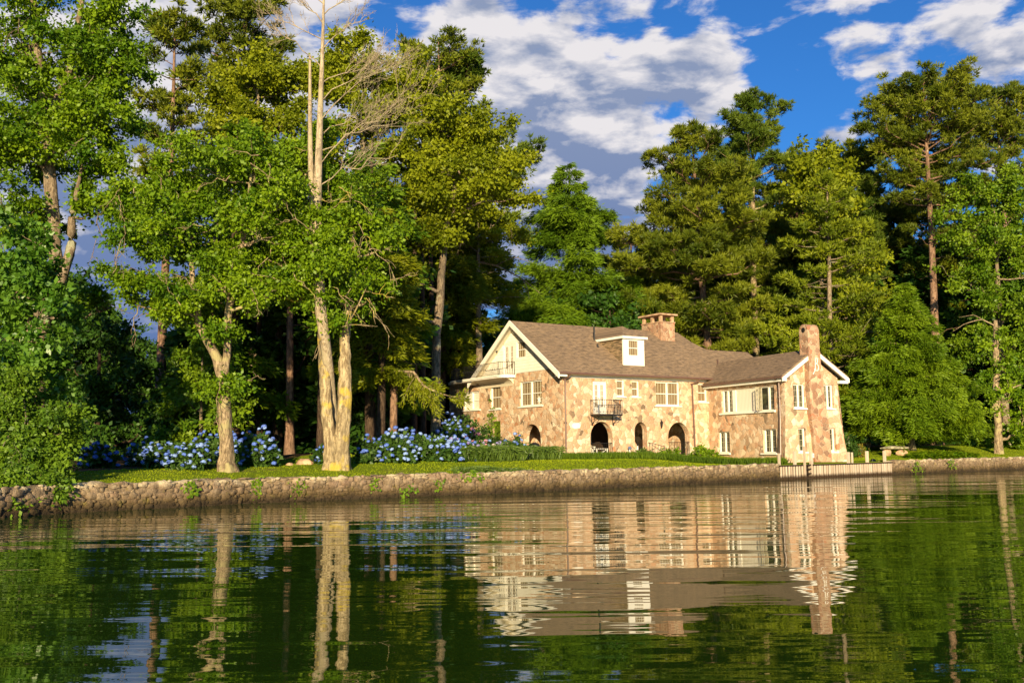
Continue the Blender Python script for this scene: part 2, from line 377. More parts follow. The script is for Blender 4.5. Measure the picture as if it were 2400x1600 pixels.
def mat_ground():
    m, N = new_mat('ground_soil_grass'); co = obj_co(N)
    at = N.n('ShaderNodeAttribute', attribute_name='tint').outputs['Fac']
    n = N.noise(co, .7, 6.0, .6).outputs[0]; f = N.noise(co, 14.0, 4.0, .7).outputs[0]
    g = N.mix(N.mapr(n, .35, .65), (.12, .18, .005), (.18, .24, .008))
    g = N.mix(N.mapr(f, .3, .75, 0, .5), g, (.22, .27, .012))
    g = N.mix(N.mapr(N.noise(co, .33, 4.0, .6).outputs[0], .60, .72, 0, .6), g, (.20, .15, .045))
    s = N.mix(N.mapr(n, .3, .7), (.050, .030, .015), (.13, .075, .038))
    c = N.mix(N.mapr(N.math('ADD', at, N.math('MULTIPLY', N.math('SUBTRACT', n, .5), .5)), .4, .6), s, g)
    finish(N, N.n('ShaderNodeBsdfPrincipled', {'Base Color': c, 'Roughness': .95, 'Specular IOR Level': .1, 'Normal': bump(N, f, .6, .05)})); return m
def dens_shore():
    out = [SH[0]]
    for a, b in zip(SH[:-1], SH[1:]):
        n = max(1, int(np.hypot(*(b - a)) / 1.2)) if abs(a[0]) < 70 else 6
        for k in range(1, n + 1): out.append(a + (b - a) * k / n)
    return np.array(out)
SD = dens_shore()
def shore_normals():
    t = np.gradient(SD, axis=0); t /= np.hypot(t[:, 0], t[:, 1])[:, None]
    for _ in range(6): t[1:-1] = (t[:-2] + 2 * t[1:-1] + t[2:]) / 4
    t /= np.hypot(t[:, 0], t[:, 1])[:, None]
    return np.stack([-t[:, 1], t[:, 0]], 1)
SN = shore_normals()
def lawn_amount(P):
    """1 on mown grass, 0 on the bare floor of the wood"""
    d = shore_dist(P); x = P[:, 0]
    lim = np.interp(x, [-30, -20, -14, -9, -4, 2, 12, 24, 40, 60], [4, 5.5, 7.5, 10.5, 12.5, 15, 20, 13, 10, 9])
    return 1 - sstep(d, lim - .8, lim + .8)
def build_ground():
    offs = [0.32, .8, 1.4, 2, 2.8, 3.6, 4.5, 5.5, 6.5, 7.5, 8.5, 10, 12, 14, 17, 20, 25, 32, 40, 55, 80, 120, 180, 300, 600, 1200]
    # rows follow the shore near it and fan out to the horizon behind
    far = np.stack([SD[:, 0] * 1.0, np.zeros(len(SD))], 1)
    th = np.linspace(math.radians(197), math.radians(-17), len(SD))
    rows = []
    for o in offs:
        near = SD + SN * o
        k = sstep(np.array([o]), 20, 300)[0]
        arc = np.stack([np.cos(th) * (o + 60), 40 + np.sin(th) * (o + 60)], 1)
        rows.append(near * (1 - k) + arc * k)
    R = np.array(rows); nr, nc = R.shape[:2]; P = R.reshape(-1, 2)
    z = ground_z(P); z = np.minimum(z, 40)
    V = np.column_stack([P, z])
    # lip down to below the water along the wall
    lip = np.column_stack([SD + SN * .32, np.full(nc, -1.5)])
    V = np.vstack([lip, V])
    i = np.arange(nr * nc).reshape(nr, nc)
    full = np.vstack([np.arange(nc)[None], i + nc])
    F = np.stack([full[:-1, :-1], full[:-1, 1:], full[1:, 1:], full[1:, :-1]], -1).reshape(-1, 4)
    ti = np.concatenate([np.ones(nc), lawn_amount(P)])
    o = add('ground', np_mesh('ground', V, F, mat_ground(), ti, True)); tag(o, kind='structure')
build_ground()

def mat_water():
    m, N = new_mat('lake_water'); co = obj_co(N)
    def layer(sx, sy, rot, sc, det, seed, dist=0.0):
        mp = N.n('ShaderNodeMapping', {'Vector': co, 'Location': (seed, seed * 2.3, 0), 'Rotation': (0, 0, math.radians(rot)), 'Scale': (sx, sy, 1)})
        return N.noise(mp.outputs[0], sc, det, .5, dist).outputs[0]
    patch = N.mapr(layer(.5, .9, 8, .10, 2, 3.1), .36, .62)
    y = N.n('ShaderNodeSeparateXYZ', {0: co}).outputs[1]
    near = N.mapr(y, 10, 24)                                     # the little cove by the boat lies calmer than the open bank side
    swell = layer(.13, 1.0, 4, .42, 1, 1.7, .2)
    rip = layer(.12, 1.0, 6, 1.0, 2, 7.7, .3)
    rip2 = layer(.28, 1.0, -6, 5.5, 1, 5.2)
    amp = N.math('ADD', .25, N.math('MULTIPLY', N.math('MULTIPLY', patch, .9), N.math('ADD', .13, N.math('MULTIPLY', near, .87))))
    h = N.math('MULTIPLY', swell, .040)
    h = N.math('ADD', h, N.math('MULTIPLY', N.math('MULTIPLY', rip, .046), amp))
    h = N.math('ADD', h, N.math('MULTIPLY', N.math('MULTIPLY', rip2, .0007), N.math('SUBTRACT', 1.15, near)))
    b = N.n('ShaderNodeBump', {'Height': h, 'Strength': 1.0, 'Distance': 1.0}).outputs[0]
    pr = N.n('ShaderNodeBsdfPrincipled', {'Base Color': (.018, .044, .004, 1), 'Roughness': .015, 'IOR': 3.2, 'Specular IOR Level': .6, 'Normal': b})
    finish(N, pr); return m
def build_water():
    w = MB(); w.poly([(-900, -900, 0), (900, -900, 0), (900, 900, 0), (-900, 900, 0)])
    tag(w.build('water', mat_water()), kind='structure')
build_water()

def offset_line(pts, off):
    pts = np.asarray(pts, float); t = np.gradient(pts, axis=0); t /= np.hypot(t[:, 0], t[:, 1])[:, None]
    return pts + np.stack([-t[:, 1], t[:, 0]], 1) * off
def resample(pts, step):
    pts = np.asarray(pts, float); s = np.concatenate([[0], np.cumsum(np.hypot(*np.diff(pts, axis=0).T))])
    n = max(2, int(s[-1] / step)); u = np.linspace(0, s[-1], n + 1)
    return np.stack([np.interp(u, s, pts[:, 0]), np.interp(u, s, pts[:, 1])], 1)
def stone_wall(name, line, ztop, mat, label, seed, th=.55, step=.16):
    """battered dry wall along the water with an uneven face and top"""
    rg = np.random.default_rng(seed); L = resample(line, step); n = len(L)
    prof = [(-.06, -1.2), (-.04, -.05), (-.02, .12), (.0, .25), (.02, .4), (.03, .55), (.05, .68), (.07, 1.0), (.22, 1.06), (.42, 1.03), (th, .9), (th, -1.2)]
    t = np.gradient(L, axis=0); t /= np.hypot(t[:, 0], t[:, 1])[:, None]; nn = np.stack([-t[:, 1], t[:, 0]], 1)
    top = ztop + .05 * np.convolve(rg.normal(0, 1, n + 8), np.ones(4) / 4, 'same')[4:-4]
    V = []
    for k, (o, z) in enumerate(prof):
        j = rg.normal(0, .022, n) if 0 < k < 10 else np.zeros(n)
        zz = np.full(n, z * 1.0) if z < 0.7 else top * z
        if k in (7, 8, 9): zz = zz + rg.normal(0, .02, n)
        V.append(np.column_stack([L + nn * (o + j)[:, None], zz]))
    V = np.array(V); m = len(prof); i = np.arange(m * n).reshape(m, n)
    F = np.stack([i[:-1, :-1], i[:-1, 1:], i[1:, 1:], i[1:, :-1]], -1).reshape(-1, 4)
    V = V.reshape(-1, 3); ti = np.full(len(V), .22)
    # rough rubble of all sizes bedded flush in the mortar
    s = np.concatenate([[0], np.cumsum(np.hypot(*np.diff(L, axis=0).T))]); BV, BF, BT = [], [], []
    vis = [k for k in range(n) if -22 < L[k][0] < 62]; s0, s1 = s[vis[0]], s[vis[-1]]; zc = -.12
    while zc < ztop + .02:
        ch = rg.uniform(.09, .15); u = s0 - rg.uniform(0, .4)
        while u < s1:
            w = .12 + .42 * rg.random() ** 1.8; h = rg.uniform(.08, .15) + .5 * w * rg.random(); zz0 = zc + rg.uniform(-.07, .07); h = min(h, ztop + rg.uniform(.0, .10) - zz0)
            if h < .03 or u < s0: u += w; continue
            c = [(u + w * (.5 + .55 * math.cos(a_) * rg.uniform(.75, 1.12)), zz0 + h * (.5 + .55 * math.sin(a_) * rg.uniform(.75, 1.12))) for a_ in (np.array([-2.5, -1.5, -.6, .55, 1.6, 2.6]) + rg.normal(0, .16, 6))]
            pr = rg.uniform(.035, .085); cu = u + w / 2; cz = zz0 + h / 2; b0 = len(BV); tt = rg.uniform(.12, .95)
            for ring, (sc, dd) in enumerate(((1.0, .03), (1.0, -pr * .62), (.80, -pr))):
                for (a, z) in c:
                    uu = cu + (a - cu) * sc; zz = cz + (z - cz) * sc; P = np.array([np.interp(uu, s, L[:, 0]), np.interp(uu, s, L[:, 1])]); k = min(n - 1, int(np.searchsorted(s, uu)))
                    q = P + nn[k] * (dd + .06 * max(zz, 0) + (rg.normal(0, .008) if ring else 0)); BV.append((q[0], q[1], zz)); BT.append(min(1, max(.05, tt + rg.normal(0, .06))))
            for r in range(2):
                for j in range(6): BF.append((b0 + r * 6 + j, b0 + r * 6 + (j + 1) % 6, b0 + r * 6 + 6 + (j + 1) % 6, b0 + r * 6 + 6 + j))
            BF.append((b0 + 12, b0 + 13, b0 + 14, b0 + 15)); BF.append((b0 + 15, b0 + 16, b0 + 17, b0 + 12)); u += w * rg.uniform(.75, 1.0)
        zc += ch
    F = np.vstack([F, np.array(BF) + len(V)]); V = np.vstack([V, np.array(BV)]); ti = np.concatenate([ti, BT])
    o = add(name, np_mesh(name, V, F, mat, ti, False)); tag(o, label, 'wall'); return o
stone_wall('retaining_wall', [p for p in SHORE if -60 <= p[0] <= 14.2], .80, STONE_WALL, 'long mossy stone retaining wall between the lawn and the lake', 3)
stone_wall('retaining_wall', [(22.3, 60.15), (34.96, 68.9), (60, 85.2), (120, 112)], .80, STONE_WALL, 'stone retaining wall along the water right of the timber bulkhead', 4)

# ------------------------------------------------------------------ house
HX, HY = 3.07, 60.0
th_f = math.radians(57.5)
U = Vector((math.sin(th_f), math.cos(th_f), 0)); G = Vector((-U.y, U.x, 0))
HROT = math.atan2(U.y, U.x)
house = empty('stone_house', (HX, HY, 0), HROT, 'two storey fieldstone house with brown shingle roof and white gable beside the lake', 'house')
I4 = Matrix.Identity(4)
M_FAC = I4                                                        # x = s along the front, y = depth, z up
M_GAB = Matrix.Rotation(-math.pi / 2, 4, 'Z')                     # x = -t
a_w = math.radians(-24); Wd = Vector((-math.sin(a_w), -math.cos(a_w), 0)); Vd = Vector((-Wd.y, Wd.x, 0))
WROT = math.atan2(Vd.y, Vd.x) - HROT
M_WING = Matrix.Translation((11.8, 0, 0)) @ Matrix.Rotation(WROT, 4, 'Z')     # x = v, y = back along the wing
M_WL = M_WING @ Matrix.Rotation(-math.pi / 2, 4, 'Z')             # long wing wall, x towards the camera
WL = 7.8
M_WE = M_WING @ Matrix.Translation((0, -WL, 0))                   # wing gable end
def world_from_house(s, t, z=0.0): return Vector((HX, HY, z)) + U * s + G * t

def wall_mesh(x0, x1, zb, ztop, ops, depth=.42, zstep=.6, warp=None, extra=()):
    """front face with openings and their reveals. ops: (x0,x1,z0,z1,arch spring or None)"""
    mb = MB(); xs = {x0, x1, *extra}
    def otop(o, x):
        if o[4] is None: return o[3]
        c = (o[0] + o[1]) / 2; hw = (o[1] - o[0]) / 2
        return o[4] + (o[3] - o[4]) * math.sqrt(max(0, 1 - ((x - c) / hw) ** 2))
    for o in ops:
        n = 14 if o[4] is not None else 1
        for k in range(n + 1): xs.add(o[0] + (o[1] - o[0]) * (.5 - .5 * math.cos(math.pi * k / n) if n > 1 else k))
    k = x0
    while k < x1: xs.add(k); k += 1.0
    xs = sorted(xs)
    w = warp or (lambda p: p)
    def strip(xa, xb, la, lb, ha, hb):
        if ha - la < 1e-4 and hb - lb < 1e-4: return
        n = max(1, int(max(ha - la, hb - lb) / zstep))
        for i in range(n):
            f0, f1 = i / n, (i + 1) / n
            mb.poly([w((xa, 0, la + (ha - la) * f0)), w((xb, 0, lb + (hb - lb) * f0)), w((xb, 0, lb + (hb - lb) * f1)), w((xa, 0, la + (ha - la) * f1))])
    for xa, xb in zip(xs[:-1], xs[1:]):
        if xb - xa < 1e-5: continue
        m = (xa + xb) / 2; la = lb = zb
        for o in sorted([o for o in ops if o[0] < m < o[1]], key=lambda o: o[2]):
            strip(xa, xb, la, lb, o[2], o[2])
            la, lb = otop(o, xa), otop(o, xb)
            mb.poly([w((xa, 0, la)), w((xb, 0, lb)), tuple(Vector(w((xb, 0, lb))) + Vector((0, depth, 0))), tuple(Vector(w((xa, 0, la))) + Vector((0, depth, 0)))])
            mb.poly([w((xa, 0, o[2])), w((xb, 0, o[2])), tuple(Vector(w((xb, 0, o[2]))) + Vector((0, depth, 0))), tuple(Vector(w((xa, 0, o[2]))) + Vector((0, depth, 0)))])
        strip(xa, xb, la, lb, ztop(xa), ztop(xb))
    for o in ops:
        for x in (o[0], o[1]):
            zt = otop(o, x)
            p0, p1 = Vector(w((x, 0, o[2]))), Vector(w((x, 0, zt)))
            mb.poly([p0, p1, p1 + Vector((0, depth, 0)), p0 + Vector((0, depth, 0))])
    return mb

def rake_z(t): return 6.30 + .685 * ((t + .45) if t < 4.95 else (10.35 - t))
# openings (x0,x1,z0,z1,spring)
OP_F = [(2.22, 3.30, 3.86, 5.86, None), (4.10, 4.70, 4.96, 5.97, None), (5.30, 5.90, 4.96, 5.97, None), (7.27, 9.28, 4.44, 5.96, None), (10.93, 11.72, 4.73, 5.94, None),
        (1.97, 3.69, 1.25, 3.38, 2.42), (5.44, 6.46, 1.25, 3.37, 2.80), (8.21, 10.06, 1.25, 3.37, 2.40)]
OP_G = [(-4.85, -2.32, 4.45, 6.03, None), (-8.50, -7.20, 4.42, 5.97, None), (-12.2, -9.9, 4.48, 5.75, None), (-8.30, -7.25, 2.25, 3.60, None), (-4.50, -2.50, 1.25, 3.30, 2.35)]
OP_L = [(1.50, 6.80, 3.93, 5.42, None), (0.98, 2.22, 1.36, 2.74, None), (5.60, 6.84, 1.36, 2.80, None)]
OP_E = [(.64, 1.50, 4.02, 5.44, None), (2.96, 3.66, 4.02, 5.45, None), (.84, 1.40, 1.42, 2.82, None), (3.20, 3.66, 1.42, 2.82, None)]
wall_mesh(0, 12.0, .7, lambda x: 6.16, OP_F, .45).build('wall', STONE, house, M_FAC)
def gtop(x):
    t = -x
    return min(6.6, rake_z(max(t, 0)) - .12) if t < 5.31 else 6.40
wall_mesh(-14.2, 0, .7, gtop, OP_G, .45, extra=(-5.3, -5.32, -.36, -.2)).build('wall', STONE, house, M_GAB)
def flare(p):
    x, y, z = p; k = max(0.0, (4.2 - z) / 3.4)
    f = .48 * k ** 1.3
    if x > 3.66: x += f * min(1, (x - 3.66) / .4)
    if x < .6: x -= .34 * k ** 1.3 * (.6 - x) / .6
    return (x, y - .16 * k ** 1.2, z)
def flare_l(p):
    x, y, z = p; k = max(0.0, (4.2 - z) / 3.4)
    if x > 6.9: x += .16 * k ** 1.2 * min(1, (x - 6.9) / .9); y -= .34 * k ** 1.3 * min(1, (x - 6.9) / .9)
    return (x, y, z)
wall_mesh(0, WL, .4, lambda x: 5.80, OP_L, .42, .5, flare_l).build('wall', STONE, house, M_WL)
def etop(v): return 5.72 + .66 * (v if v < 2.12 else 4.24 - v)
wall_mesh(0, 4.05, .4, etop, OP_E, .42, .5, flare, (2.12,)).build('wall', STONE, house, M_WE)
bk = MB()                                                          # far sides, so that the house is whole from elsewhere
bk.poly([(4.53, 0, .4), (4.53, 12, .4), (4.05, 12, 5.75), (4.05, 0, 5.75)])
bk.build('wall', STONE, house, M_WE)
bk = MB(); bk.poly([(0, 14.2, .7), (9, 14.2, .7), (9, 14.2, 6.4), (0, 14.2, 6.4)]); bk.poly([(9, 14.2, .7), (9, 10, .7), (9, 10, 6.4), (9, 14.2, 6.4)])
bk.poly([(0, 9.98, 6.4), (18, 9.98, 6.4), (18, 9.98, .7), (0, 9.98, .7)]); bk.poly([(18, 0.2, .7), (18, 10, .7), (18, 10, 6.3), (18, .2, 6.3)])
bk.build('wall', STONE, house, M_FAC)

# white clapboard gable with its door and window openings
OP_S = [(-6.80, -5.42, 6.58, 8.66, None), (-5.14, -4.06, 7.56, 8.66, None)]
def stop(x):
    return rake_z(-x) - .10
gs = MB(); base = wall_mesh(-9.9, -.50, 6.42, lambda x: max(stop(x), 6.42), OP_S, .12, .4, None, (-4.95, -9.62))
# lower edge sits on the stone: cut the strip below 6.6 on the right part away by lifting it
base.v = [(x, y - .03, max(z, 6.61) if x > -5.31 else z) for (x, y, z) in base.v]
base.build('gable_siding', SIDING, house, M_GAB)

# main roof: front plane, stepped ridge, back planes
def rp(s, z): return (s, (z - 6.30) / .685 - .45, z)
rf = MB()
rf.poly([rp(-.65, 6.30), rp(12.45, 6.30), rp(12.75, 6.62), rp(18.6, 6.62), rp(18.6, 8.60), rp(14.55, 8.60), rp(13.95, 9.2), rp(13.66, 9.98), rp(-.65, 9.98)])
zr = 9.98; tr = rp(0, zr)[1]
rf.poly([(-.65, tr, zr), (13.66, tr, zr), (13.66, 10.35, 6.30), (-.65, 10.35, 6.30)])
tl = rp(0, 8.6)[1]
rf.poly([(13.66, tr, zr), (13.95, rp(0, 9.2)[1], 9.2), (14.55, tl, 8.6), (14.55, 8.0, 6.35), (13.66, 10.35, 6.3)])
rf.poly([(14.55, tl, 8.6), (18.6, tl, 8.6), (18.6, 6.4, 6.3), (14.55, 8.0, 6.35)])
ro = rf.build('roof', SHINGLE_X, house, M_FAC); md = ro.modifiers.new('thick', 'SOLIDIFY'); md.thickness = .10; md.offset = -1
# wing roof
wr = MB()
wr.poly([(-.36, -8.12, 5.86), (-.36, 1.6, 5.86), (2.12, 4.2, 7.50), (2.12, -8.12, 7.50)]); wr.poly([(2.12, -8.12, 7.50), (2.12, 4.2, 7.50), (4.60, 3, 5.86), (4.60, -8.12, 5.86)])
wo = wr.build('roof', SHINGLE_Y, house, M_WING); md = wo.modifiers.new('thick', 'SOLIDIFY'); md.thickness = .09; md.offset = -1
# valley flashing
vf = MB(); vf.tube([(12.55, -.20, 6.50), (13.7, .95, 7.31), (14.35, 1.62, 7.78)], .05, 5); vf.build('valley_flashing', GUTTER, house, M_FAC)
# rake boards of the main gable and soffits
rk = MB()
def rake_board(mb, y0, y1, zc, drop, xa, za, xb, zb, flip=False):
    mb.prism([(xa, y0, za), (xb, y0, zb), (xb, y0, zb - drop), (xa, y0, za - drop)], (0, y1 - y0, 0))
rake_board(rk, -.70, -.62, 0, .34, .50, 6.27, -4.95, 10.00); rake_board(rk, -.70, -.62, 0, .34, -4.95, 10.00, -10.40, 6.27)
rk.build('rake_board', WHITE, house, M_GAB)
sf = MB(); sf.poly([(.45, -.62, 6.14), (-4.95, -.62, 9.84), (-4.95, -.03, 9.84), (.45, -.03, 6.14)]); sf.poly([(-4.95, -.62, 9.84), (-10.35, -.62, 6.14), (-10.35, -.03, 6.14), (-4.95, -.03, 9.84)])
sf.build('soffit', CREAM, house, M_GAB)
ft = MB(); ft.box((-.02, -.06, 6.02), (11.9, .0, 6.17)); ft.prism([(-.60, -.46, 6.18), (-.60, -.46, 6.05), (-.60, -.06, 6.05), (-.60, -.06, 6.18)], (.58, 0, 0))
ft.build('frieze_board', WHITE, house, M_FAC)
ef = MB(); ef.poly([(-.6, -.44, 6.20), (12.3, -.44, 6.20), (12.1, -.05, 6.16), (-.6, -.05, 6.16)]); ef.build('soffit', CREAM, house, M_FAC)
gt = MB(); gt.tube([(-.60, -.52, 6.245), (6, -.52, 6.235), (12.45, -.52, 6.22)], .075, 8); gt.build('gutter', GUTTER, house, M_FAC)
# wing eave: white fascia, gutter, gable rakes
wf = MB(); wf.box((-.30, -8.05, 5.60), (-.02, .2, 5.76)); wf.build('fascia', WHITE, house, M_WING)
wg = MB(); wg.tube([(-.42, -8.1, 5.82), (-.42, .1, 5.80)], .07, 8); wg.build('gutter', GUTTER, house, M_WING)
wk = MB(); rake_board(wk, -8.17, -8.10, 0, .24, -.42, 5.80, 1.58, 7.13); rake_board(wk, -8.17, -8.10, 0, .26, 2.42, 7.31, 4.66, 5.82)
wk.box((3.97, -8.10, 5.52), (4.62, -7.86, 5.70)); wk.build('rake_board', WHITE, house, M_WING)
sfw = MB(); sfw.poly([(-.36, -8.1, 5.72), (2.12, -8.1, 7.36), (2.12, -7.8, 7.36), (-.36, -7.8, 5.72)]); sfw.poly([(2.12, -8.1, 7.36), (4.6, -8.1, 5.72), (4.6, -7.8, 5.72), (2.12, -7.8, 7.36)])
sfw.build('soffit', CREAM, house, M_WING)

# dormer
dm = MB(); dm.box((5.12, .56, 6.72), (5.52, .66, 8.80)); dm.box((6.42, .56, 6.72), (6.86, .66, 8.80)); dm.box((5.52, .56, 6.72), (6.42, .66, 7.58)); dm.box((5.52, .56, 8.66), (6.42, .66, 8.80))
dorm = dm.build('dormer', WHITE, house, M_FAC)
dk = MB()
for s_ in (5.13, 6.85): dk.poly([(s_, .66, 6.9), (s_, 3.3, 8.78), (s_, .66, 8.78)])
dk.build('dormer_cheek', SHINGLE_C, dorm)
dr = MB(); e = [(4.95, .40, 8.86), (7.03, .40, 8.86), (7.03, 3.6, 8.86), (4.95, 3.6, 8.86)]; pk = (5.98, 1.7, 9.66); pb = (5.98, 4.4, 9.66)
dr.poly([e[0], e[1], pk]); dr.poly([e[1], e[2], pb, pk]); dr.poly([e[3], e[0], pk, pb]); dr.build('dormer_roof', SHINGLE_X, dorm)
de = MB(); de.box((4.95, .38, 8.70), (7.03, .56, 8.855)); de.box((4.95, .56, 8.70), (5.12, 3.4, 8.855)); de.box((6.86, .56, 8.70), (7.03, 3.4, 8.855)); de.build('dormer_fascia', WHITE, dorm)
# roof pipe and vent
pp = MB(); pp.tube([(4.89, 3.27, 8.7), (4.89, 3.27, 9.72)], .06, 8); pp.build('vent_pipe', IRON, house, M_FAC)
pv = MB(); pv.lathe((4.56, 2.5, 8.2), [(.16, -.02), (.07, .12), (.06, .3)], 8); pv.build('vent_pipe', IRON, house, M_FAC)

# main chimney
cy = MB(); cy.box((11.09, 3.75, 8.6), (12.38, 5.80, 10.46)); ch = cy.build('chimney', STONE_RED, house, M_FAC)
cl = MB(); cl.box((11.04, 3.70, 10.46), (12.43, 5.85, 10.54)); cl.box((10.90, 3.58, 10.97), (12.56, 5.98, 11.09)); cl.build('chimney_cap', STONE_PINK, ch, bevel=.02)
for s_ in (11.12, 12.16):
    for t_ in (3.78, 4.66, 5.56): cp = MB(); cp.box((s_, t_, 10.54), (s_ + .19, t_ + .2, 10.97)); cp.build('cap_pillar', STONE_PINK, ch)
# wing chimney with breast
wc = MB()
def cyl_top(mb):
    x0, x1, y0, y1 = 1.56, 2.42, -8.2, -7.42
    n = 9; pts = [(x0, y0, 6.9), (x0, y0, 8.62)]
    arc = [((y0 + y1) / 2 - (y1 - y0) / 2 * math.cos(math.pi * k / n), 8.62 + .46 * math.sin(math.pi * k / n)) for k in range(n + 1)]
    prof = [(y0, 6.6)] + arc + [(y1, 6.6)]
    mb.prism([(x0, y, z) for y, z in prof], (x1 - x0, 0, 0))
cyl_top(wc)
br = [(1.56, 2.44, -8.21, 7.4), (1.54, 2.48, -8.21, 6.2), (1.52, 2.60, -8.2, 5.0), (1.60, 2.85, -8.17, 3.6), (1.75, 3.0, -8.12, 2.4), (1.8, 3.1, -8.1, .5)]
for (a0, a1, ya, za), (b0, b1, yb, zb) in zip(br[:-1], br[1:]):
    wc.poly([(b0, yb, zb), (b1, yb, zb), (a1, ya, za), (a0, ya, za)])
    wc.poly([(b0, -7.78, zb), (b0, yb, zb), (a0, ya, za), (a0, -7.78, za)]); wc.poly([(b1, yb, zb), (b1, -7.78, zb), (a1, -7.78, za), (a1, ya, za)])
wch = wc.build('chimney', STONE_RED, house, M_WING)
fl = MB(); fl.tube([(1.545, -7.81, 8.72), (1.60, -7.81, 8.72)], .16, 12); fl.build('flue_opening', IRON, wch)
# the white letter on the breast
bl = MB()
def bez(p, n=10):
    out = []
    for k in range(n + 1):
        t = k / n; a = [(1 - t) ** 3, 3 * t * (1 - t) ** 2, 3 * t * t * (1 - t), t ** 3]
        out.append(tuple(sum(a[i] * p[i][j] for i in range(4)) for j in range(2)))
    return out
def up(pts): return [(x, -8.245, z) for x, z in pts]
bl.tube(up([(2.02, 6.96), (2.00, 6.7), (1.99, 6.45), (1.985, 6.30)]), .028, 6)
bl.tube(up(bez([(2.02, 6.96), (2.10, 7.06), (2.24, 6.98), (2.16, 6.78)]) + bez([(2.16, 6.78), (2.13, 6.68), (2.08, 6.66), (2.03, 6.65)])[1:]), .028, 6)
bl.tube(up(bez([(2.03, 6.65), (2.18, 6.68), (2.28, 6.50), (2.22, 6.34)]) + bez([(2.22, 6.34), (2.16, 6.2), (2.04, 6.22), (1.99, 6.30)])[1:] + bez([(1.99, 6.30), (1.92, 6.4), (1.9, 6.3), (1.97, 6.24)])[1:] + bez([(1.97, 6.24), (1.86, 6.16), (1.84, 6.05), (1.80, 6.02)])[1:]), .026, 6)
bl.build('letter_b', WHITE, wch)
# ------------------------------------------------------------------ windows and doors (wall frames: x along, y into the wall, z up)
def hung(M, x0, x1, z0, z1, units=1, cols=3, rows=2, sill=None, y=.13, pane=None, label=None, meet=True):
    fr = MB(); b = .075
    fr.box((x0, y - .05, z0), (x0 + b, y + .06, z1)); fr.box((x1 - b, y - .05, z0), (x1, y + .06, z1))
    fr.box((x0 + b, y - .05, z1 - b), (x1 - b, y + .06, z1)); fr.box((x0 + b, y - .05, z0), (x1 - b, y + .06, z0 + b))
    w = (x1 - x0 - 2 * b); mw = .10
    for k in range(1, units):
        xm = x0 + b + w * k / units; fr.box((xm - mw / 2, y - .06, z0 + b), (xm + mw / 2, y + .06, z1 - b))
    if meet: fr.box((x0 + b, y - .01, (z0 + z1) / 2 - .025), (x1 - b, y + .05, (z0 + z1) / 2 + .025))
    win = fr.build('window', WHITE, house, M)
    if label: win['label'] = label
    p = MB(); p.poly([(x0 + b, y + .04, z0 + b), (x1 - b, y + .04, z0 + b), (x1 - b, y + .04, z1 - b), (x0 + b, y + .04, z1 - b)])
    p.build('pane', pane or CURTAIN, win)
    g = MB()
    for u_ in range(units):
        ua = x0 + b + w * u_ / units; uw = w / units
        for k in range(1, cols): g.box((ua + uw * k / cols - .010, y + .012, z0 + b), (ua + uw * k / cols + .010, y + .036, z1 - b))
    for k in range(1, rows * 2):
        if k != rows: g.box((x0 + b, y + .014, z0 + b + (z1 - z0 - 2 * b) * k / (rows * 2) - .009), (x1 - b, y + .034, z0 + b + (z1 - z0 - 2 * b) * k / (rows * 2) + .009))
    if cols > 1 or rows > 1: g.build('glazing_bar', LEAD, win)
    if sill is not None:
        s = MB(); s.box((x0 - sill, -.10, z0 - .09), (x1 + sill, y - .05, z0 - .005)); s.build('sill', WHITE, win, bevel=.01)
    return win
hung(M_FAC, 4.10, 4.70, 4.96, 5.97, 1, 2, 1, .10)
hung(M_FAC, 5.30, 5.90, 4.96, 5.97, 1, 2, 1, .10)
hung(M_FAC, 7.27, 9.28, 4.44, 5.96, 2, 4, 1, .12)
hung(M_FAC, 10.93, 11.72, 4.73, 5.94, 1, 2, 1, .08)
hung(M_GAB, -4.85, -2.32, 4.45, 6.03, 2, 4, 2, .14)
hung(M_GAB, -8.50, -7.20, 4.42, 5.97, 1, 3, 1, .10)
hung(M_GAB, -12.2, -9.9, 4.48, 5.75, 2, 1, 1, .12, pane=SHEER)
hung(M_GAB, -5.14, -4.06, 7.56, 8.66, 1, 4, 1, None, .05)
hung(M_FAC, 5.52, 6.42, 7.58, 8.66, 1, 4, 1, None, .62)
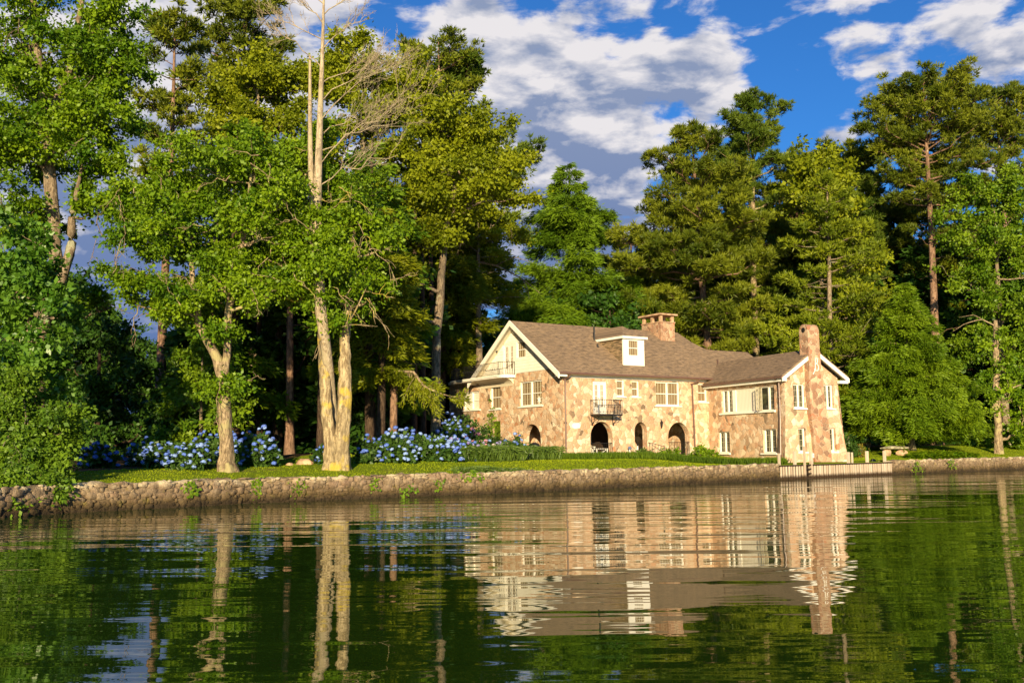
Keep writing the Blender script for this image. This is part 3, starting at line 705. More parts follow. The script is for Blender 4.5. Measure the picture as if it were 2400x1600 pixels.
def leaded(M, x0, x1, z0, z1, n=2, sill=.1, y=.16, opened=None):
    """narrow casements with leaded lights"""
    fr = MB(); b = .08
    fr.box((x0, y - .05, z0), (x0 + b, y + .06, z1)); fr.box((x1 - b, y - .05, z0), (x1, y + .06, z1))
    fr.box((x0 + b, y - .05, z1 - b * .8), (x1 - b, y + .06, z1)); fr.box((x0 + b, y - .05, z0), (x1 - b, y + .06, z0 + b))
    w = x1 - x0 - 2 * b
    for k in range(1, n): fr.box((x0 + b + w * k / n - .05, y - .045, z0 + b), (x0 + b + w * k / n + .05, y + .06, z1 - b * .8))
    win = fr.build('window', WHITE, house, M)
    p = MB(); p.poly([(x0 + b, y + .04, z0 + b), (x1 - b, y + .04, z0 + b), (x1 - b, y + .04, z1 - b * .8), (x0 + b, y + .04, z1 - b * .8)]); p.build('pane', DARKGLASS, win)
    g = MB(); cols = 2 * n
    for k in range(1, cols):
        if k % 2: g.box((x0 + b + w * k / cols - .009, y + .016, z0 + b), (x0 + b + w * k / cols + .009, y + .036, z1 - b * .8))
    m = max(3, int((z1 - z0) / .3))
    for k in range(1, m): g.box((x0 + b, y + .018, z0 + (z1 - z0) * k / m - .009), (x1 - b, y + .034, z0 + (z1 - z0) * k / m + .009))
    g.build('lead_came', LEAD, win)
    if sill: s = MB(); s.box((x0 - sill, -.14, z0 - .10), (x1 + sill, y - .05, z0 - .005)); s.build('sill', WHITE, win, bevel=.01)
    if opened:
        hx, wdt, ang = opened; c, s_ = math.cos(ang), math.sin(ang)
        R = Matrix.Translation((hx, -.02, 0)) @ Matrix.Rotation(-ang, 4, 'Z')
        q = MB(); za, zb_ = z0 + .06, z1 - .05
        q.box((0, -.02, za), (.05, .02, zb_)); q.box((wdt - .05, -.02, za), (wdt, .02, zb_)); q.box((.05, -.02, za), (wdt - .05, .02, za + .05)); q.box((.05, -.02, zb_ - .05), (wdt - .05, .02, zb_))
        q.box((wdt / 2 - .01, -.012, za + .05), (wdt / 2 + .01, .012, zb_ - .05))
        for k in range(1, m): q.box((.05, -.01, za + (zb_ - za) * k / m - .009), (wdt - .05, .01, za + (zb_ - za) * k / m + .009))
        q.build('casement', LEAD, win, R)
    return win
leaded(M_WL, .98, 2.22, 1.36, 2.74, 2, .08)
leaded(M_WL, 5.60, 6.84, 1.36, 2.80, 2, .14)
leaded(M_WE, .64, 1.50, 4.02, 5.44, 2, .06)
leaded(M_WE, 2.96, 3.66, 4.02, 5.45, 2, .07)
leaded(M_WE, .84, 1.40, 1.42, 2.82, 1, .12)
leaded(M_WE, 3.20, 3.66, 1.42, 2.82, 1, .16)
# wide window of the wing: casements, white shutter board, open casement
x0, x1, z0, z1 = 1.50, 6.80, 3.93, 5.42
bw = MB(); bw.box((x0, .10, z0), (x0 + .09, .22, z1)); bw.box((x1 - .09, .10, z0), (x1, .22, z1)); bw.box((x0 + .09, .10, z1 - .08), (x1 - .09, .22, z1)); bw.box((x0 + .09, .10, z0), (x1 - .09, .22, z0 + .06))
bw.box((1.98, .10, z0 + .06), (2.10, .21, z1 - .08)); bw.box((2.55, .08, z0 + .06), (2.90, .22, z1 - .08)); bw.box((5.25, .10, z0 + .06), (5.42, .22, z1 - .08)); bw.box((6.12, .10, z0 + .06), (6.24, .21, z1 - .08))
big = bw.build('window', WHITE, house, M_WL); big['label'] = 'wide window with a white board between leaded casements'
for xa, xb in ((1.59, 2.55), (5.42, 6.71)): p = MB(); p.poly([(xa, .19, z0 + .06), (xb, .19, z0 + .06), (xb, .19, z1 - .08), (xa, .19, z1 - .08)]); p.build('pane', DARKGLASS, big)
p = MB(); p.box((2.90, .12, z0 + .06), (5.25, .18, z1 - .08)); p.build('shutter_board', SHEER, big)
for x, xa, xb in ((1.79, 1.59, 1.98), (2.32, 2.10, 2.55), (6.47, 6.24, 6.71)):
    g = MB(); g.box((x - .009, .165, z0 + .06), (x + .009, .186, z1 - .08))
    for k in range(1, 5): g.box((xa, .167, z0 + .06 + k * .27), (xb, .185, z0 + .078 + k * .27))
    g.build('lead_came', LEAD, big)
s = MB(); s.box((x0 - .14, -.14, z0 - .12), (x1 + .12, .10, z0 - .005)); s.build('sill', WHITE, big, bevel=.01)
for hx, ang in ((5.40, 1.22), (5.52, 1.05)):
    q = MB(); wdt = .52; za, zb_ = z0 + .02, z1 - .04
    q.box((0, -.02, za), (.05, .02, zb_)); q.box((wdt - .05, -.02, za), (wdt, .02, zb_)); q.box((.05, -.02, za), (wdt - .05, .02, za + .05)); q.box((.05, -.02, zb_ - .05), (wdt - .05, .02, zb_))
    for k in range(1, 5): q.box((.05, -.01, za + (zb_ - za) * k / 5 - .009), (wdt - .05, .01, za + (zb_ - za) * k / 5 + .009))
    q.box((wdt / 2 - .009, -.01, za), (wdt / 2 + .009, .01, zb_))
    q.build('casement', LEAD, big, Matrix.Translation((hx, .08, 0)) @ Matrix.Rotation(-ang, 4, 'Z'))
# pale painted stone high on the wing gable
ps = MB(); ps.prism([(.60, -.012, 6.12), (.86, -.012, 5.86), (.88, -.012, 6.40), (.66, -.012, 6.28)], (0, .03, 0))

def french_door(M, x0, x1, z0, z1, y, pane, name='french_door'):
    fr = MB(); b = .10; xm = (x0 + x1) / 2; st = .12
    fr.box((x0, y - .05, z0), (x0 + b, y + .05, z1)); fr.box((x1 - b, y - .05, z0), (x1, y + .05, z1)); fr.box((x0 + b, y - .05, z1 - b), (x1 - b, y + .05, z1))
    for xa, xb in ((x0 + b, xm), (xm, x1 - b)):
        fr.box((xa, y - .02, z0), (xa + st, y + .03, z1 - b)); fr.box((xb - st, y - .02, z0), (xb, y + .03, z1 - b))
        fr.box((xa + st, y - .02, z0), (xb - st, y + .03, z0 + .42)); fr.box((xa + st, y - .02, z1 - b - .12), (xb - st, y + .03, z1 - b))
        zz0, zz1 = z0 + .42, z1 - b - .12
        for k in range(1, 4): fr.box((xa + st, y - .01, zz0 + (zz1 - zz0) * k / 4 - .012), (xb - st, y + .018, zz0 + (zz1 - zz0) * k / 4 + .012))
        fr.box(((xa + xb) / 2 - .01, y - .008, zz0), ((xa + xb) / 2 + .01, y + .016, zz1))
    d = fr.build(name, WHITE, house, M)
    p = MB()
    for xa, xb in ((x0 + b + st, xm - st), (xm + st, x1 - b - st)): p.poly([(xa, y + .022, z0 + .42), (xb, y + .022, z0 + .42), (xb, y + .022, z1 - b - .12), (xa, y + .022, z1 - b - .12)])
    p.build('pane', pane, d)
    h = MB(); h.tube([(xm - .05, y - .02, z0 + .95), (xm - .05, y - .07, z0 + .95), (xm - .12, y - .07, z0 + .95)], .014, 5); h.build('handle', IRON, d)
    return d
french_door(M_FAC, 2.22, 3.30, 3.86, 5.86, .12, CURTAIN)
french_door(M_GAB, -6.80, -5.42, 6.58, 8.66, .04, CURTAIN)
gd = MB(); gd.box((-8.26, .14, 2.25), (-7.29, .20, 3.50)); gd.box((-8.30, .08, 3.50), (-7.25, .22, 3.60)); g_ = gd.build('green_door', GREEN_DOOR, house, M_GAB)
gp = MB(); gp.box((-8.12, .125, 2.4), (-7.43, .14, 3.38)); gp.build('door_panel', GREEN_DOOR, g_)
gs_ = MB(); gs_.box((-8.45, -.12, 2.12), (-7.10, .1, 2.24)); gs_.build('door_sill', FLOOR, g_, bevel=.02)
tv = MB(); tv.prism([(-5.35, -.07, 9.10), (-4.62, -.07, 9.10), (-4.97, -.07, 9.48)], (0, .03, 0)); tv.build('gable_vent', CREAM, house, M_GAB)

# ------------------------------------------------------------------ wrought iron: balcony, deck rail, arch rails
def railing(mb, pts, z0, z1, step=.125, r=.011, spool=True, posts=True):
    """balusters along a polyline of (x, y)"""
    P = [Vector((p[0], p[1], 0)) for p in pts]
    mb.tube([(p.x, p.y, z1) for p in P], .020, 5); mb.tube([(p.x, p.y, z0 + .08) for p in P], .014, 5)
    for a, b in zip(P[:-1], P[1:]):
        L = (b - a).length; n = max(1, round(L / step))
        for k in range(n):
            p = a + (b - a) * (k / n)
            mb.tube([(p.x, p.y, z0 + .08), (p.x, p.y, z1)], r, 4, False)
            if spool and k % 2: mb.lathe((p.x, p.y, z0 + (z1 - z0) * .52), [(.012, -.06), (.032, -.02), (.014, 0), (.032, .02), (.012, .06)], 5)
    if posts:
        for p in (P[0], P[-1]): mb.tube([(p.x, p.y, z0 - .02), (p.x, p.y, z1 + .03)], .022, 5)
bf = MB(); bf.box((1.98, -.92, 3.72), (3.78, -.02, 3.82)); balc = bf.build('balcony', IRON, house, M_FAC)
br_ = MB(); railing(br_, [(2.0, -.03), (2.0, -.9), (3.76, -.9), (3.76, -.03)], 3.82, 4.68, .14)
br_.tube([(2.0, -.9, 3.8), (2.0, -.9, 4.70)], .024, 5); br_.tube([(3.76, -.9, 3.8), (3.76, -.9, 4.70)], .024, 5); br_.build('railing', IRON, balc)
for s_ in (2.08, 3.70):
    bb = MB(); bb.tube([(s_, -.03, 3.72), (s_, -.03, 3.15)], .03, 5); bb.tube([(s_, -.8, 3.70), (s_, -.62, 3.52), (s_, -.3, 3.40), (s_, -.05, 3.24)], .022, 5)
    bb.tube([(s_, -.3, 3.66), (s_, -.40, 3.56), (s_, -.30, 3.47), (s_, -.20, 3.56), (s_, -.28, 3.62)], .016, 5); bb.tube([(s_, -.05, 3.2), (s_, -.11, 3.13), (s_, -.16, 3.2), (s_, -.1, 3.24)], .016, 5)
    bb.build('bracket', IRON, balc)
# deck over the stone ground floor, with curved right end, coved soffit, iron rail
def deck_edge(o):
    pts = [(-5.32, -.02)]
    for k in range(1, 7):
        a = math.pi / 2 * k / 6; pts.append((-5.32 - .75 * (1 - math.cos(a)), -(.30 + (o - .30) * math.sin(a)) if k else -.02))
    return pts + [(-9.0, -o), (-12.4, -o)]
E1 = deck_edge(.92)
def slab(mb, pts, z0, z1, yin=-.012):
    n = len(pts); P0 = [(x, y, z0) for x, y in pts] + [(pts[-1][0], yin, z0), (pts[0][0] - .001, yin, z0)]
    mb.prism([tuple(p) for p in P0], (0, 0, z1 - z0))
dk_ = MB(); slab(dk_, E1, 6.36, 6.44); slab(dk_, [(x, y * 1.05) for x, y in E1], 6.44, 6.53); deck = dk_.build('roof_deck', WHITE, house, M_GAB)
fd = MB(); fd.box((-14.2, -.0, 6.41), (-10.4, 8.9, 6.50)); fd.build('deck_floor', CREAM, deck); fd = MB(); fd.box((-14.25, -.06, 6.38), (-12.41, .2, 6.54)); fd.build('deck_coping', WHITE, deck)
cv = MB(); n = 8
def cove(x, k):
    a = math.pi / 2 * k / n; return (x, -.02 - .84 * (1 - math.cos(a)), 5.86 + .50 * math.sin(a))
xs_ = [-5.55, -6.2, -7, -8, -9, -9.7]
for xa, xb in zip(xs_[:-1], xs_[1:]):
    for k in range(n): cv.poly([cove(xa, k), cove(xb, k), cove(xb, k + 1), cove(xa, k + 1)])
cv.poly([cove(-5.55, k) for k in range(n + 1)] + [(-5.55, -.02, 6.36)]); cv.poly([cove(-9.7, k) for k in range(n + 1)] + [(-9.7, -.02, 6.36)])
cv.build('coved_soffit', CREAM, deck)
dr_ = MB(); railing(dr_, [(-5.36, -.06)] + [(x, y * .93) for x, y in E1[2:-1]] + [(-12.3, -.86), (-12.3, -.1), (-14.1, .1), (-14.1, 5.5)], 6.53, 7.38, .15); dr_.tube([(-6.07, -.86, 6.5), (-6.07, -.86, 7.42)], .024, 5); dr_.build('deck_railing', IRON, deck)
# arch rails
ar = MB(); railing(ar, [(1.99, .06), (3.67, .06)], 1.25, 2.06, .14, spool=False); ar.build('arch_railing', IRON, house, M_FAC)
ar = MB(); railing(ar, [(8.23, .06), (10.04, .06)], 1.25, 2.08, .14, spool=True); ar.build('arch_railing', IRON, house, M_FAC)
ar = MB(); railing(ar, [(-4.48, .06), (-2.52, .06)], 1.25, 1.97, .14, spool=False); ar.build('arch_railing', IRON, house, M_GAB)
hr = MB(); hr.tube([(6.52, -.03, 2.06), (6.62, -.3, 2.02), (6.85, -.9, 1.86), (6.9, -1.1, 1.84)], .02, 5); hr.tube([(6.52, -.03, 1.45), (6.62, -.3, 1.4), (6.85, -.9, 1.22)], .014, 5)
for k in range(6):
    f = k / 5; hr.tube([(6.55 + .35 * f, -.1 - 1.0 * f, 1.15), (6.55 + .35 * f, -.1 - 1.0 * f, 2.05 - .2 * f)], .012 if k < 5 else .026, 5)
hr.build('step_handrail', IRON, house, M_FAC)
st_ = MB(); st_.box((5.40, -.45, .8), (6.5, -.02, 1.24)); st_.box((5.40, -.85, .8), (6.5, -.45, 1.06)); st_.build('entrance_step', FLOOR, house, M_FAC, bevel=.02)

# porch behind the arches
po = MB(); po.poly([(.0, .0, 1.25), (11.6, .0, 1.25), (11.6, 6.5, 1.25), (.0, 6.5, 1.25)]); po.build('porch_floor', FLOOR, house, M_FAC)
pc = MB(); pc.poly([(.05, .05, 3.62), (11.6, .05, 3.62), (11.6, 6.5, 3.62), (.05, 6.5, 3.62)]); pc.build('porch_ceiling', CREAM, house, M_FAC)
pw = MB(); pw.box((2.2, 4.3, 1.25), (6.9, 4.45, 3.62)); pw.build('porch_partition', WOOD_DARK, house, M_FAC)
for a, b in (((6.9, 4.25, 1.25), (11.5, 4.45, 3.62)), ((11.3, .45, 1.25), (11.5, 4.25, 3.62)), ((2.05, 4.3, 1.25), (2.2, 6.4, 3.62)), ((.02, 6.4, 1.25), (2.2, 6.5, 3.62))):
    pw = MB(); pw.box(a, b); pw.build('porch_wall', STONE, house, M_FAC)
sd_ = MB()
for a, b in (((4.02, 4.2, 1.25), (4.12, 4.3, 3.3)), ((5.05, 4.2, 1.25), (5.2, 4.3, 3.3)), ((4.12, 4.2, 3.18), (5.05, 4.3, 3.3)), ((4.12, 4.2, 1.95), (5.05, 4.3, 2.05))): sd_.box(a, b)
sd_.build('screen_door', CREAM, house, M_FAC)

# downspouts
def spout(M, pts, r=.055):
    d = MB(); d.tube(pts, r, 8)
    for p in pts[2:-1:2]: d.box((p[0] - .09, p[1] - .02, p[2] - .04), (p[0] + .09, p[1] + .06, p[2] + .04))
    d.build('downspout', GUTTER, house, M)
spout(M_FAC, [(.18, -.50, 6.2), (.14, -.42, 6.08), (.06, -.10, 5.9), (.06, -.10, 5.3), (.06, -.10, 3.3), (.06, -.10, 1.2)])
spout(M_FAC, [(10.62, -.50, 6.18), (10.55, -.40, 6.05), (10.32, -.10, 5.88), (10.34, -.10, 4.5), (10.38, -.10, 3.1), (10.42, -.10, 1.2)])
spout(M_WL, [(7.42, -.42, 5.78), (7.42, -.12, 5.62), (7.42, -.10, 4.6), (7.44, -.12, 3.4), (7.52, -.22, 2.4), (7.62, -.34, 1.25), (7.72, -.42, 1.02), (8.0, -.44, .95)], .06)
def lantern(M, x, y, z, s=1.0):
    l = MB(); l.tube([(x, y, z + .28 * s), (x, y - .14, z + .32 * s), (x, y - .16, z + .22 * s)], .014, 5)
    l.lathe((x, y - .16, z - .14 * s), [(.02, -.08), (.06, 0), (.09, .22 * s), (.11, .25 * s), (.03, .36 * s)], 6); l.build('wall_lantern', IRON, house, M)
lantern(M_FAC, 7.55, 0, 3.22, 1.1); lantern(M_GAB, -7.30, -.05, 8.30, .8)
pl = MB(); pl.prism([(.62, -.012, 3.0), (.80, -.012, 2.93), (1.18, -.012, 2.98), (1.24, -.012, 3.16), (1.10, -.012, 3.30), (.70, -.012, 3.27), (.58, -.012, 3.14)], (0, .03, 0)); pl.build('white_wall_stone', WHITE, house, M_FAC)

# starfish hung in the window
sfm = MB(); cx, cz = -2.75, 4.78
for k in range(6):
    a = math.pi / 2 + k * math.pi / 3
    sfm.tube([(cx, .08, cz), (cx + .13 * math.cos(a), .08, cz + .13 * math.sin(a)), (cx + .26 * math.cos(a), .08, cz + .26 * math.sin(a))], [.05, .036, .012], 6)
so = sfm.build('star_ornament', WHITE, None, None)
so.matrix_world = house.matrix_basis @ M_GAB; tag(so, 'white star ornament hanging in the paired window of the gable wall', 'ornament')
# ------------------------------------------------------------------ things round the house
def at_house(name, s, t, z, rz, label, cat, group=None):
    p = world_from_house(s, t, z); return empty(name, p, HROT + rz, label, cat, group)
# kettle grill
ex, ey = 1.22, 57.6; g0 = gz(ex, ey)
gr = empty('kettle_grill', (ex, ey, g0), .4, 'black kettle grill on thin legs standing before the gable arch', 'grill')
k = MB(); k.lathe((0, 0, .62), [(.02, -.30), (.2, -.26), (.34, -.12), (.38, .02), (.385, .05)], 20); k.build('bowl', IRON, gr, smooth=True)
k = MB(); k.lathe((0, 0, .68), [(.39, 0), (.37, .09), (.28, .21), (.14, .28), (.02, .30)], 20); k.tube([(-.08, 0, .97), (-.08, 0, 1.03), (.08, 0, 1.03), (.08, 0, .97)], .012, 5); k.build('lid', IRON, gr, smooth=True)
for q in range(3):
    a = q * 2.094; k = MB(); k.tube([(.2 * math.cos(a), .2 * math.sin(a), .40), (.36 * math.cos(a), .36 * math.sin(a), 0)], .014, 5); k.build('leg', IRON, gr)
# painted board leaning by the arch
def mat_painting():
    m, N = new_mat('painted_board'); co = obj_co(N); sp = N.n('ShaderNodeSeparateXYZ', {0: co})
    n = N.noise(co, 3.4, 4.0, .6, .8).outputs[0]
    c = N.ramp(N.math('ADD', sp.outputs[0], N.math('MULTIPLY', N.math('SUBTRACT', n, .5), .25)), [(0, (.75, .68, .12)), (.30, (.80, .72, .30)), (.36, (.62, .72, .70)), (.62, (.22, .48, .55)), (1, (.10, .36, .48))])
    d = N.n('ShaderNodeVectorMath', {0: co, 1: (.52, 0, .30)}, operation='DISTANCE').outputs['Value']
    c = N.mix(N.mapr(N.math('ADD', d, N.math('MULTIPLY', n, .3)), .34, .27), c, (.62, .16, .26))
    c = N.mix(N.mapr(N.noise(co, 9, 3.0).outputs[0], .6, .68), c, (.75, .62, .62))
    finish(N, N.n('ShaderNodeBsdfPrincipled', {'Base Color': c, 'Roughness': .5})); return m
q = world_from_house(-.55, 4.6, 1.18)
pb_ = MB(); pb_.box((0, 0, 0), (1.15, .03, .85)); o = pb_.build('painted_board', mat_painting()); o.location = q; o.rotation_euler = (math.radians(-8), 0, HROT - math.pi / 2)
tag(o, 'bright painted board in yellow, blue and pink leaning beside the gable arch', 'painting')
# white chairs and low table on the porch, seen through the arch
def adirondack(s, t, rz, label):
    r = at_house('garden_chair', s, t, 1.255, rz, label, 'chair', 'white chairs on the porch')
    b = MB(); n = 5
    for i in range(n):
        x = -.24 + .12 * i; top = 1.02 - .05 * abs(i - 2) ** 1.6
        b.prism([(x - .055, .20, .30), (x + .055, .20, .30), (x + .055, .48, top), (x - .055, .48, top)], (0, .022, 0))
    b.build('backrest', WHITE, r)
    b = MB()
    for i in range(5): b.box((-.28, -.30 + .11 * i, .40 - .022 * i), (.28, -.20 + .11 * i, .42 - .022 * i))
    b.build('seat', WHITE, r)
    for sx in (-1, 1):
        b = MB(); b.box((sx * .30 - .06, -.38, .58), (sx * .30 + .06, .36, .605)); b.build('armrest', WHITE, r)
        b = MB(); b.box((sx * .31 - .04, -.34, 0), (sx * .31 + .04, -.25, .58)); b.build('leg', WHITE, r)
        b = MB(); b.prism([(sx * .27 - .012, -.30, .42), (sx * .27 - .012, -.30, .32), (sx * .27 - .012, .52, 0), (sx * .27 - .012, .52, .10)], (.024, 0, 0)); b.build('rear_leg', WHITE, r)
    return r
adirondack(2.75, 1.3, .5, 'white slatted garden chair behind the railing of the arch under the balcony')
adirondack(6.3, 1.4, -.4, 'white slatted garden chair half hidden in the narrow middle arch')
tb = at_house('low_table', 3.15, .62, 1.255, .05, 'white low slatted table behind the railing of the arch under the balcony', 'table')
b = MB()
for i in range(5): b.box((-.48, -.26 + .11 * i, .44), (.48, -.16 + .11 * i, .475))
b.build('tabletop', WHITE, tb)
for sx in (-1, 1):
    for sy in (-1, 1): b = MB(); b.box((sx * .40 - .04, sy * .20 - .03, 0), (sx * .40 + .04, sy * .20 + .03, .44)); b.build('leg', WHITE, tb)
b = MB(); b.prism([(-.36, -.20, .06), (-.28, -.20, .06), (.36, -.20, .38), (.36, -.20, .43)], (0, .02, 0)); b.build('brace', WHITE, tb)
# water tap on a post
sp_ = at_house('garden_tap', 4.72, -.35, gz(*world_from_house(4.72, -.35)[:2]), 0, 'garden tap with blue head on a pale post against the stone wall', 'tap')
b = MB(); b.tube([(0, 0, 0), (0, 0, .48)], .035, 6); b.build('post', WHITE, sp_)
BLUE = mat_plain('blue_grey_metal', (.10, .14, .25), .4, .5, .1)
b = MB(); b.lathe((0, 0, .46), [(.05, 0), (.09, .05), (.10, .14), (.05, .2)], 8); b.tube([(0, 0, .58), (.12, -.05, .56), (.15, -.06, .46)], .022, 6); b.build('tap_head', BLUE, sp_)

# timber bulkhead, posts, ladder
DA, DB = Vector((14.07, 53.1, 0)), Vector((22.65, 60.1, 0)); DL = (DB - DA).length; DROT = math.atan2(DB.y - DA.y, DB.x - DA.x)
dock = empty('timber_bulkhead', DA, DROT, 'weathered timber bulkhead of upright boards at the water below the wing', 'bulkhead')
b = MB(); n = 47; w = DL / n; rg = random.Random(5)
for i in range(n):
    if 9.0 < i < 10.8: continue
    j = rg.uniform(-.012, .012); g_ = .062 if i < 9 else .052
    b.box((i * w + g_, -.05 + j, -.8), ((i + 1) * w - g_, .0 + j, .70 + rg.uniform(-.012, .012)))
b.build('board_wall', BOARDS, dock)
b = MB(); b.box((.0, .012, -.8), (DL, .05, .68)); b.build('dark_gap_backing', WOOD_DARK, dock)  # dark sheet added behind the boards for the shade in their gaps
b = MB(); b.box((-.05, -.10, .70), (DL + .03, .12, .765)); b.build('cap_rail', WOOD_DARK, dock)
b = MB(); b.poly([(-.05, .12, .74), (DL, .12, .74), (DL + 1, 4.2, .74), (-1, 6, .74)]); b.build('landing', FLOOR, dock)
def du(px):                                                       # distance along the bulkhead of a photo column (native px)
    r = cam.matrix_world.to_3x3() @ Vector(((px - 1200) / (35 / 36 * 2400), -(1100 - 800) / (35 / 36 * 2400), -1))
    dx, dy = r.x, r.y; ex, ey = DB.x - DA.x, DB.y - DA.y
    # DA + k*(e) on the ray (dx,dy)
    k = (dx * DA.y - dy * DA.x) / (dy * ex - dx * ey); return k * DL
for px, wd_, h in ((1835, .12, .62), (1872, .14, .72), (1911, .16, .66), (1998, .15, .62), (2006, .10, .6), (2042, .15, .66), (2083, .15, .66)):
    x = du(px); b = MB(); b.box((x - wd_ / 2, .16, .3), (x + wd_ / 2, .16 + wd_, .77 + h)); b.build('post', BOARDS, dock, bevel=.015)
x = du(1913); b = MB(); b.box((x - .07, .135, 1.12), (x + .07, .157, 1.36)); sg = b.build('small_sign', WHITE, dock); sg['label'] = 'small white sign with a dark mark on a post'
b = MB(); b.lathe((0, 0, 0), [(.03, 0), (.035, .006)], 8); b.build('sign_mark', BLUE, sg, Matrix.Translation((x, .134, 1.24)) @ Matrix.Rotation(math.pi / 2, 4, 'X'))
lx = (du(1880) + du(1897)) / 2
ld = empty('dock_ladder', DA + (DB - DA).normalized() * lx, DROT, 'wooden ladder with dark rungs going down the timber bulkhead into the water', 'ladder')
for sx in (-1, 1): b = MB(); b.box((sx * .30 - .05, -.20, -.7), (sx * .30 + .05, -.11, 1.75 if sx < 0 else .95)); b.build('rail', BOARDS, ld)
for z in (.02, .28, .52, .74): b = MB(); b.box((-.25, -.19, z - .035), (.25, -.12, z + .035)); b.build('rung', WOOD_DARK, ld)

# stone bench, rocks on the lawn, low broken wall
bx, by = 26.9, 70.6; bz = gz(bx, by)
bn = empty('stone_bench', (bx, by, bz), math.radians(-4), 'rough stone slab bench on two boulders under the round evergreen', 'bench')
b = MB(); b.blob((.0, 0, .55), (1.02, .5, .14), random.Random(2), .13, 18, 8); b.build('slab', STONE_PALE, bn)
b = MB(); b.blob((-.55, 0, .18), (.27, .25, .28), random.Random(7), .16); b.build('support', STONE_PINK, bn)
b = MB(); b.blob((.48, 0, .17), (.38, .26, .25), random.Random(9), .16); b.build('support', STONE_PINK, bn)
for (x, y, sx, sz, lb) in ((-9.35, 41.9, .16, .10, 'small flat stone left of the others on the lawn by the twin trunk'), (-8.85, 42.5, .36, .2, 'largest of the pale stones on the lawn by the twin trunk'), (-8.25, 42.9, .30, .16, 'flat pale stone nearest the twin trunk on the lawn')):
    b = MB(); b.blob((0, 0, .03), (sx, sx * .8, sz), random.Random(int(x * 100)), .2); o = b.build('lawn_stone', STONE_PINK); o.location = (x, y, gz(x, y)); tag(o, lb, 'stone', 'stones on the lawn')
lw = MB(); rg = random.Random(4)
L0, L1 = Vector((22.0, 72.5, 0)), Vector((27.5, 78.0, 0))
for k in range(60):
    f = rg.random(); h = rg.choice([.15, .45, .75, 1.05, 1.35, 1.6]) * (1 - .5 * f); p = L0 + (L1 - L0) * f
    lw.blob((p.x + rg.uniform(-.2, .2), p.y + rg.uniform(-.2, .2), gz(p.x, p.y) + h), (rg.uniform(.25, .42), .3, rg.uniform(.16, .26)), rg, .15, 8, 6)
tag(lw.build('rubble_wall', STONE_PINK), 'low crumbling reddish rubble wall in the shrubs right of the house', 'wall')
wp_ = MB(); wp_.box((-.06, -.06, 0), (.06, .06, 1.6)); wp_.box((-.08, -.08, 1.6), (.08, .08, 1.66)); o = wp_.build('marker_post', WHITE); o.location = (21.9, 66.5, gz(21.9, 66.5)); tag(o, 'thin pale post just right of the battered house corner', 'post')
pipe = MB(); pipe.lathe((0, 0, 0), [(.11, 0), (.13, .02), (.13, .3), (.09, .3)], 10); o = pipe.build('drain_pipe', IRON); o.matrix_world = Matrix.Translation((22.3, 62.3, .80)) @ Matrix.Rotation(math.pi / 2, 4, 'X'); tag(o, 'short black drain pipe between the bulkhead posts', 'pipe')
# ------------------------------------------------------------------ vegetation
def unit(a): return a / np.maximum(np.linalg.norm(a, axis=-1, keepdims=True), 1e-9)
def rhombi(root, d, nrm, L, W):
    """leaf-shaped faces: root, direction, rough normal, length, width"""
    d = unit(d); s = unit(np.cross(d, nrm)); L = np.asarray(L)[:, None]; W = np.asarray(W)[:, None]
    n = len(root); V = np.empty((n, 4, 3), np.float32)
    V[:, 0] = root; V[:, 1] = root + d * L * .45 + s * W * .5; V[:, 2] = root + d * L; V[:, 3] = root + d * L * .45 - s * W * .5
    return V.reshape(-1, 3)
def np_tube(pts, rad, n=6):
    pts = np.asarray(pts, float); k = len(pts); t = unit(np.gradient(pts, axis=0))
    ref = np.array([1.0, .13, 0]) if abs(t[0, 2]) > .6 else np.array([0, .1, 1.0])
    a = unit(np.cross(t, ref)); b = np.cross(t, a)
    an = np.linspace(0, 2 * np.pi, n, endpoint=False)
    V = pts[:, None] + (a[:, None] * np.cos(an)[None, :, None] + b[:, None] * np.sin(an)[None, :, None]) * np.asarray(rad, float)[:, None, None]
    i = np.arange(k * n).reshape(k, n); j = np.roll(i, -1, 1)
    F = np.stack([i[:-1], j[:-1], j[1:], i[1:]], -1).reshape(-1, 4)
    return V.reshape(-1, 3), F
class Wood:
    def __init__(s): s.V = []; s.F = []; s.n = 0
    def tube(s, pts, rad, n=6):
        V, F = np_tube(pts, rad, n); s.V.append(V); s.F.append(F + s.n); s.n += len(V)
    def mesh(s, name, mat, org): return np_mesh(name, np.vstack(s.V) - np.asarray(org), np.vstack(s.F), mat, None, True)
class Leaves:
    def __init__(s): s.V = []; s.T = []
    def put(s, V, t): s.V.append(V); s.T.append(np.repeat(t, 4))
    def mesh(s, name, mat, org):
        V = np.vstack(s.V) - np.asarray(org); n = len(V) // 4
        return np_mesh(name, V, np.arange(n * 4).reshape(n, 4), mat, np.concatenate(s.T))
def curve(p, q, rg, sag=0.0, wob=.06, n=6):
    p, q = np.asarray(p, float), np.asarray(q, float); t = np.linspace(0, 1, n)[:, None]; L = np.linalg.norm(q - p)
    w = rg.normal(0, wob * L / 2, (n, 3)); w[0] = w[-1] = 0
    return p + (q - p) * t + w * (t * (1 - t) * 3) + np.array([0, 0, 1]) * (sag * L) * (4 * t * (1 - t))
def along(pts, f):
    pts = np.asarray(pts); s = np.concatenate([[0], np.cumsum(np.linalg.norm(np.diff(pts, axis=0), axis=1))]); f = np.atleast_1d(f) * s[-1]
    return np.stack([np.interp(f, s, pts[:, i]) for i in range(3)], -1)

